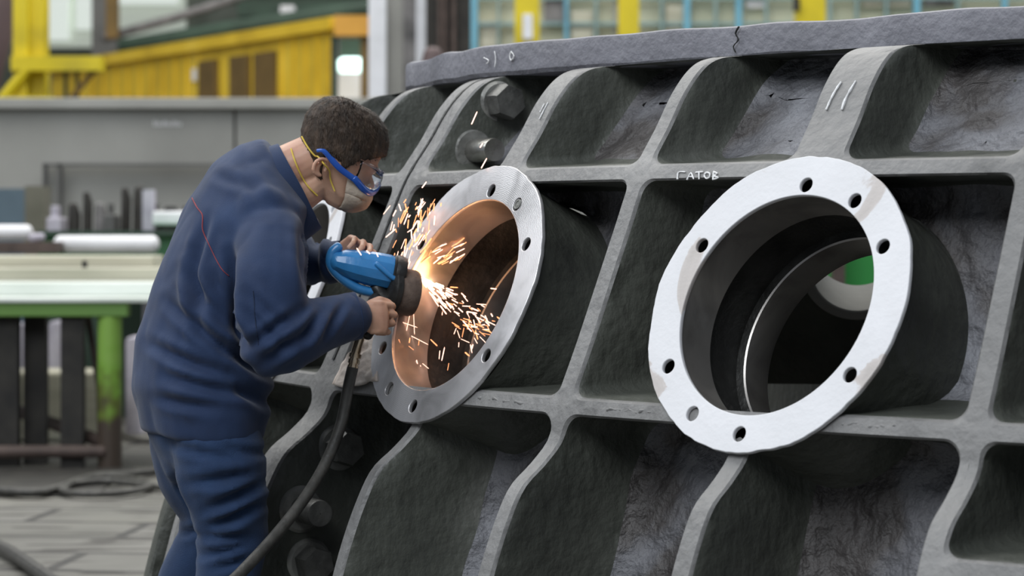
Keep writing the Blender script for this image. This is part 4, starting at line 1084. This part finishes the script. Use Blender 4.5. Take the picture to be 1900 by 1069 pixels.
for pth in ([(561, 250, .018), (566, 262, .018), (574, 277, .016), (584, 289, .014), (594, 290, .012), (602, 299, .010), (608, 316, .005), (614, 332, .005), (622, 352, .009)],
            [(541, 278, .004), (546, 295, .004), (553, 313, .004), (563, 333, .004), (574, 349, .004), (587, 361, .006)]):
    P = [on_skin(*q) for q in pth]; P = [p for p in P if p is not None]; b = bmesh.new(); PP = smooth_path(P, 4); tube(b, PP, [.0021]*len(PP), 8); obj('mask_strap', b, M['elastic'], worker)
gog = None
b = bmesh.new(); loops = []
arc = []
for i in range(25):
    a = -1.18+2.36*i/24; arc.append((a, -.048-.016*math.cos(a*1.1)))
P0_ = [hp(a, -.050-.014*abs(a)/1.18-.022*math.sin(PI*abs(a)/1.18), .014+.016*math.cos(a)) for a, u in arc]
tube(b, P0_, [(.0085, .004)]*25, 10, HU)
gog = obj('goggles', b, M['goggle_blue'], worker)
b = bmesh.new(); P1_ = [hp(a, -.018, .012+.010*math.cos(a)) for a, u in arc]; tube(b, P1_, [(.003, .003)]*25, 8, HU); obj('upper_rim', b, M['lens'], gog)
b = bmesh.new()
LA = [[b.verts.new(P0_[i]+(P1_[i]-P0_[i])*t+HF*.004*math.sin(PI*t)) for t in (0, .33, .66, 1)] for i in range(25)]
for i in range(24):
    for j in range(3): b.faces.new((LA[i][j], LA[i+1][j], LA[i+1][j+1], LA[i][j+1]))
lo_ = obj('lens', b, M['lens'], gog); md = lo_.modifiers.new('thickness', 'SOLIDIFY'); md.thickness = .0015
for sg in (-1, 1):
    b = bmesh.new(); tube(b, smooth_path([hp(sg*1.18, -.066, .020), H(.012, sg*.085, -.060), H(-.018, sg*.086, -.050), H(-.046, sg*.086, -.040), H(-.060, sg*.082, -.046)], 4), [(.0075, .003)]*9+[(.006, .003)]*4+[(.0045, .003)]*4, 8, HU); obj('temple', b, M['goggle_blue'], gog)
# yoke seam on the back: red piping laid on the jacket
jv = BVHTree.FromObject(jacket, bpy.context.evaluated_depsgraph_get()); jw = WB
def on_cloth(x, y, off=.001):
    o_ = Vector((0, 0, EYE)); d = (W(x, y, 6)-o_).normalized(); loc, n, i, dd = jv.ray_cast(o_-jw, d)
    return loc+jw+n*off if loc is not None else None
def seam(pts, r, name, m, lab=None):
    P = [on_cloth(x, y) for x, y in [tuple(q)[:2] for q in smooth_path([(x, y, 0) for x, y in pts], 6)]]; P = [p for p in P if p is not None]
    b = bmesh.new(); tube(b, P, [r]*len(P), 6); o_ = obj(name, b, m, jacket)
    if lab: o_['label'] = lab
seam([(357, 368), (366, 385), (376, 400), (376, 425), (384, 445)], .0016, 'piping', M['seam_red'], 'thin red piping')
seam([(384, 445), (398, 475), (412, 500), (424, 512)], .0012, 'piping', M['seam_red'], 'thin red piping')
#seam([(424, 512), (434, 560), (446, 610), (452, 650)], .0014, 'armhole_seam', M['collar'])
seam([(470, 540), (474, 600), (480, 640)], .0010, 'sleeve_seam', M['collar'])

# ------------------------------------------------------------------ GRINDER
GD = Vector((.93, .17, -.20)).normalized()          # rear to wheel
gr = empty('angle_grinder', Q(680, 560, 0.02), 'blue pneumatic grinder with dark wheel pressed against the port flange', 'power tool')
g0 = Q(628, 486, .015)
def along(d, up=0, side=0):
    U = (Vector((0, 0, 1))-GD*GD.z).normalized(); s_ = GD.cross(U); return g0+GD*d+U*up+s_*side
GU = (Vector((0, 0, 1))-GD*GD.z).normalized()
b = bmesh.new(); tube(b, [along(-.004), along(.012), along(.05), along(.09), along(.125), along(.142)], [(.026, .028), (.033, .034), (.040, .038), (.043, .040), (.044, .041), (.040, .038)], 12, GU); 
hs = obj('housing', b, M['blue_tool'], gr, angle=28)
b = bmesh.new(); box_ = [along(.088, .014, .040), along(.098, .008, .042), along(.130, -.010, .0425), along(.146, -.014, .040)]; tube(b, box_, [.006, .0065, .0065, .007], 10); obj('lug', b, M['blue_tool'], hs)
b = bmesh.new(); tube(b, [along(.134), along(.139)], [(.0462, .0432)]*2, 24, GU, round_end=False); obj('joint_line', b, M['tool_black'], hs)
b = bmesh.new(); tube(b, smooth_path([along(-.008, .036), along(-.020, .018), along(-.016, -.012), along(.014, -.036), (along(.06, -.054)), along(.098, -.056)], 4), [(.0125, .0135)]*21, 12); obj('rear_handle', b, M['blue_tool'], gr)
b = bmesh.new(); tube(b, [along(.140), along(.152), along(.166)], [(.046, .046), (.048, .049), (.044, .046)], 28, GU, round_end=False); obj('gear_head', b, M['tool_black'], gr)
b = bmesh.new(); tube(b, [along(.105, -.044), along(.124, -.062), along(.140, -.082), along(.150, -.098)], [(.017, .020), (.024, .028), (.028, .030), (.020, .024)], 14); tube(b, [along(.128, -.085, .02), along(.126, -.112, .02)], [.010, .008], 12); gh = obj('guard_bracket', b, M['tool_black'], gr, angle=40)
# guard and wheel: axis slightly turned from the body
WA = Vector((.90, .36, -.16)).normalized(); wc = Q(745, 541, .045)
b = bmesh.new(); lathe(b, [(.002, -.042), (.030, -.042), (.052, -.038), (.0600, -.030), (.0610, -.017), (.0585, -.017), (.056, -.026), (.002, -.032)], wc, WA, (0, 0, 1), 48); obj('guard', b, M['tool_black'], gr, angle=40)
b = bmesh.new(); lathe(b, [(.002, -.022), (.054, -.022), (.0575, -.012), (.0580, .026), (.0555, .033), (.030, .030), (.002, .028)], wc, WA, (0, 0, 1), 48); obj('grinding_wheel', b, M['wheel'], gr, angle=40)
b = bmesh.new(); tube(b, [Q(697, 553, .0), Q(699, 580, -.035), Q(690, 604, -.055), Q(681, 622, -.062)], [.014, .0165, .0165, .014], 16); obj('side_handle', b, M['tool_black'], gr)
# hose with fitting
ho = empty('air_supply_hose', gp(440, 1300), 'thick black air hose hanging from the grinder down past the legs', 'hose'); ho.location = Vector((Q(420, 1411).x+.1, MY-.35, 0))
HP = [Q(678, 618, -.06), Q(668, 628, -.06), Q(661, 650, -.065), Q(654, 684, -.07), Q(646, 720, -.08), Q(632, 790, -.10), Q(604, 860, -.15), Q(565, 925, -.22), Q(510, 995, -.30), Q(445, 1065, -.40), Q(360, 1150, -.52), Q(300, 1300, -.62)]
end_ = Vector((Q(250, 1411).x, MY-.75, .016)); HP2 = HP[3:]+[end_, end_+Vector((-.5, -.1, 0))]
b = bmesh.new(); P = smooth_path(HP2, 8); tube(b, P, [.0140]*len(P), 16); obj('hose', b, M['rubber'], ho)
b = bmesh.new(); P = smooth_path(HP[0:4], 4); tube(b, P, [.0095]*4+[.0115]*4+[.012]*(len(P)-8), 16); ft = obj('fitting', b, M['brass'], ho); ft['label'] = 'worn brass fitting at the top of the hose'
for i_, t in enumerate((.30, .62, .95)):
    p = HP[2].lerp(HP[3], t); a = (HP[3]-HP[2]).normalized(); b = bmesh.new(); tube(b, [p-a*.005, p+a*.005], [.0155-.001*i_]*2, 18, round_end=False); obj('collar_ring', b, M['brass'], ft)

# ------------------------------------------------------------------ rag tucked behind the flange on the cross rib
b = bmesh.new()
def env(x, y, off=0.0):
    R_, ph, z = surf(x, y); return PW(R_+off, ph, z)
NXr, NYr = 26, 26; g = []
for i in range(NXr+1):
    col = []
    for j in range(NYr+1):
        s_ = i/NXr; t = j/NYr
        w0 = 676-54*max(0, (t-.45)/.55)**.6; x = w0+s_*(712-w0); y = 596+t*116+6*math.sin(s_*5)
        col.append(b.verts.new(env(x, y, .004+.0045*abs(noise.noise(Vector((s_*4, t*5, 1))))+.003*math.sin(s_*9+t*5)*.5)))
    g.append(col)
for i in range(NXr):
    for j in range(NYr): b.faces.new((g[i][j], g[i+1][j], g[i+1][j+1], g[i][j+1]))
rag = single('rag', b, M['rag'], 'crumpled soiled pale rag tucked beside the middle port behind the hose', 'rag', smooth=True, angle=180)
md = rag.modifiers.new('thickness', 'SOLIDIFY'); md.thickness = .006

# ------------------------------------------------------------------ SPARKS
b = bmesh.new(); random.seed(21)
M['spark'] = emit('white_hot_spark', (1.0, .60, .46), 2.2); M['spark_dim'] = emit('orange_spark', (1.0, .38, .16), 1.7); M['spark_core'] = emit('white_core', (1.0, .80, .58), 7)
def sliver(p, d, ln, r, mi):
    d = d.normalized(); u = d.orthogonal().normalized(); v = d.cross(u); n = 5
    A_ = b.verts.new(p-d*ln/2); B_ = b.verts.new(p+d*ln/2)
    R1 = [b.verts.new(p-d*ln*.40+(u*math.cos(2*PI*k/n)+v*math.sin(2*PI*k/n))*r) for k in range(n)]
    R2 = [b.verts.new(p+d*ln*.42+(u*math.cos(2*PI*k/n)+v*math.sin(2*PI*k/n))*r) for k in range(n)]
    for k in range(n):
        for f in ((A_, R1[(k+1) % n], R1[k]), (R1[k], R1[(k+1) % n], R2[(k+1) % n], R2[k]), (R2[k], R2[(k+1) % n], B_)):
            b.faces.new(f).material_index = mi
SP = Q(776, 516, .07)
def spx(x, y, dy, dx_, dy_, ln, r, mi):
    r = r*.68
    p = Q(x, y, dy); d = Vector((dx_, random.uniform(-.3, .3), -dy_)); sliver(p, d, ln*1.25/757, r/757, mi)
for i in range(46):      # dense burst at the contact point
    t = random.random()**1.5; a = math.radians(random.uniform(20, 58)); L_ = 4+t*75
    spx(778+L_*math.cos(a), 514+L_*math.sin(a), .07+.03*random.random(), math.cos(a), math.sin(a), random.uniform(9, 20), random.uniform(1.2, 2.3), 2 if t < .5 else 0)
for i in range(125):      # fan to the lower right
    t = random.random(); a = math.radians(random.gauss(39, 9+3*t)); L_ = 50+t*128
    x = 778+L_*math.cos(a); y = 512+L_*math.sin(a); ao = a+math.radians(random.gauss(2, 24))
    spx(x, y, .05+.20*random.random(), math.cos(ao), math.sin(ao), random.uniform(5, 17), random.uniform(.7, 2.0), 0 if random.random() < .6 else 1)
for i in range(85):      # cloud flying up past the joint
    x = random.gauss(748, 26)+(random.random()*10); y = random.uniform(372, 500); x += (500-y)*.18
    if x < 706 and y > 480: continue
    a = math.radians(random.gauss(-72, 16)); spx(x, y, .02+.10*random.random(), math.cos(a), math.sin(a), random.uniform(5, 22), random.uniform(.7, 1.9), 0 if random.random() < .5 else 1)
for i in range(26):      # upper right, inside the bore
    x = random.uniform(790, 862); y = random.uniform(440, 482)+(862-x)*.25; a = math.radians(random.gauss(-30, 8)); spx(x, y, .08, math.cos(a), math.sin(a), random.uniform(7, 22), random.uniform(.8, 1.7), 0 if random.random() < .5 else 1)
for i in range(24):      # falling ones
    x = random.uniform(738, 880); y = random.uniform(590, 690); a = math.radians(random.gauss(75, 25)); spx(x, y, .03+.2*random.random()*(x > 790), math.cos(a), math.sin(a), random.uniform(7, 22), random.uniform(.7, 1.8), random.choice((0, 1)))
for x, y, ax, ay, L_ in ((880, 219, -.4, .9, 22), (898, 303, -.5, .9, 18), (787, 343, -.6, .8, 12), (742, 385, .3, .9, 12), (666, 467, .5, .8, 14), (683, 468, .3, .3, 8), (700, 473, .2, .5, 7), (893, 270, -.5, .8, 8)): spx(x, y, -.02, ax, ay, L_, 1.8, 0)
for x, y, ax, ay, L_ in ((755, 610, -.2, 1, 50), (768, 596, .05, 1, 42), (772, 628, 1, .5, 44), (752, 600, 1, .35, 40)): spx(x, y, .06, ax, ay, L_, .9, 0)
sp = obj('spark_shower', b, [M['spark'], M['spark_dim'], M['spark_core']], smooth=False); 
sp['label'] = 'orange and white sparks spraying from the grinding wheel into the middle port'; sp['category'] = 'sparks'; sp['kind'] = 'stuff'
l = bpy.data.lights.new('spark_glow', 'POINT'); l.energy = .75; l.color = (1.0, .46, .17); l.shadow_soft_size = .03
o = bpy.data.objects.new('spark_glow', l); COL.objects.link(o); o.location = Q(800, 520, .06)
l = bpy.data.lights.new('spark_glow_inner', 'POINT'); l.energy = 0.08; l.color = (1.0, .45, .18); l.shadow_soft_size = .05
o = bpy.data.objects.new('spark_glow_inner', l); COL.objects.link(o); o.location = Q(850, 560, .16)
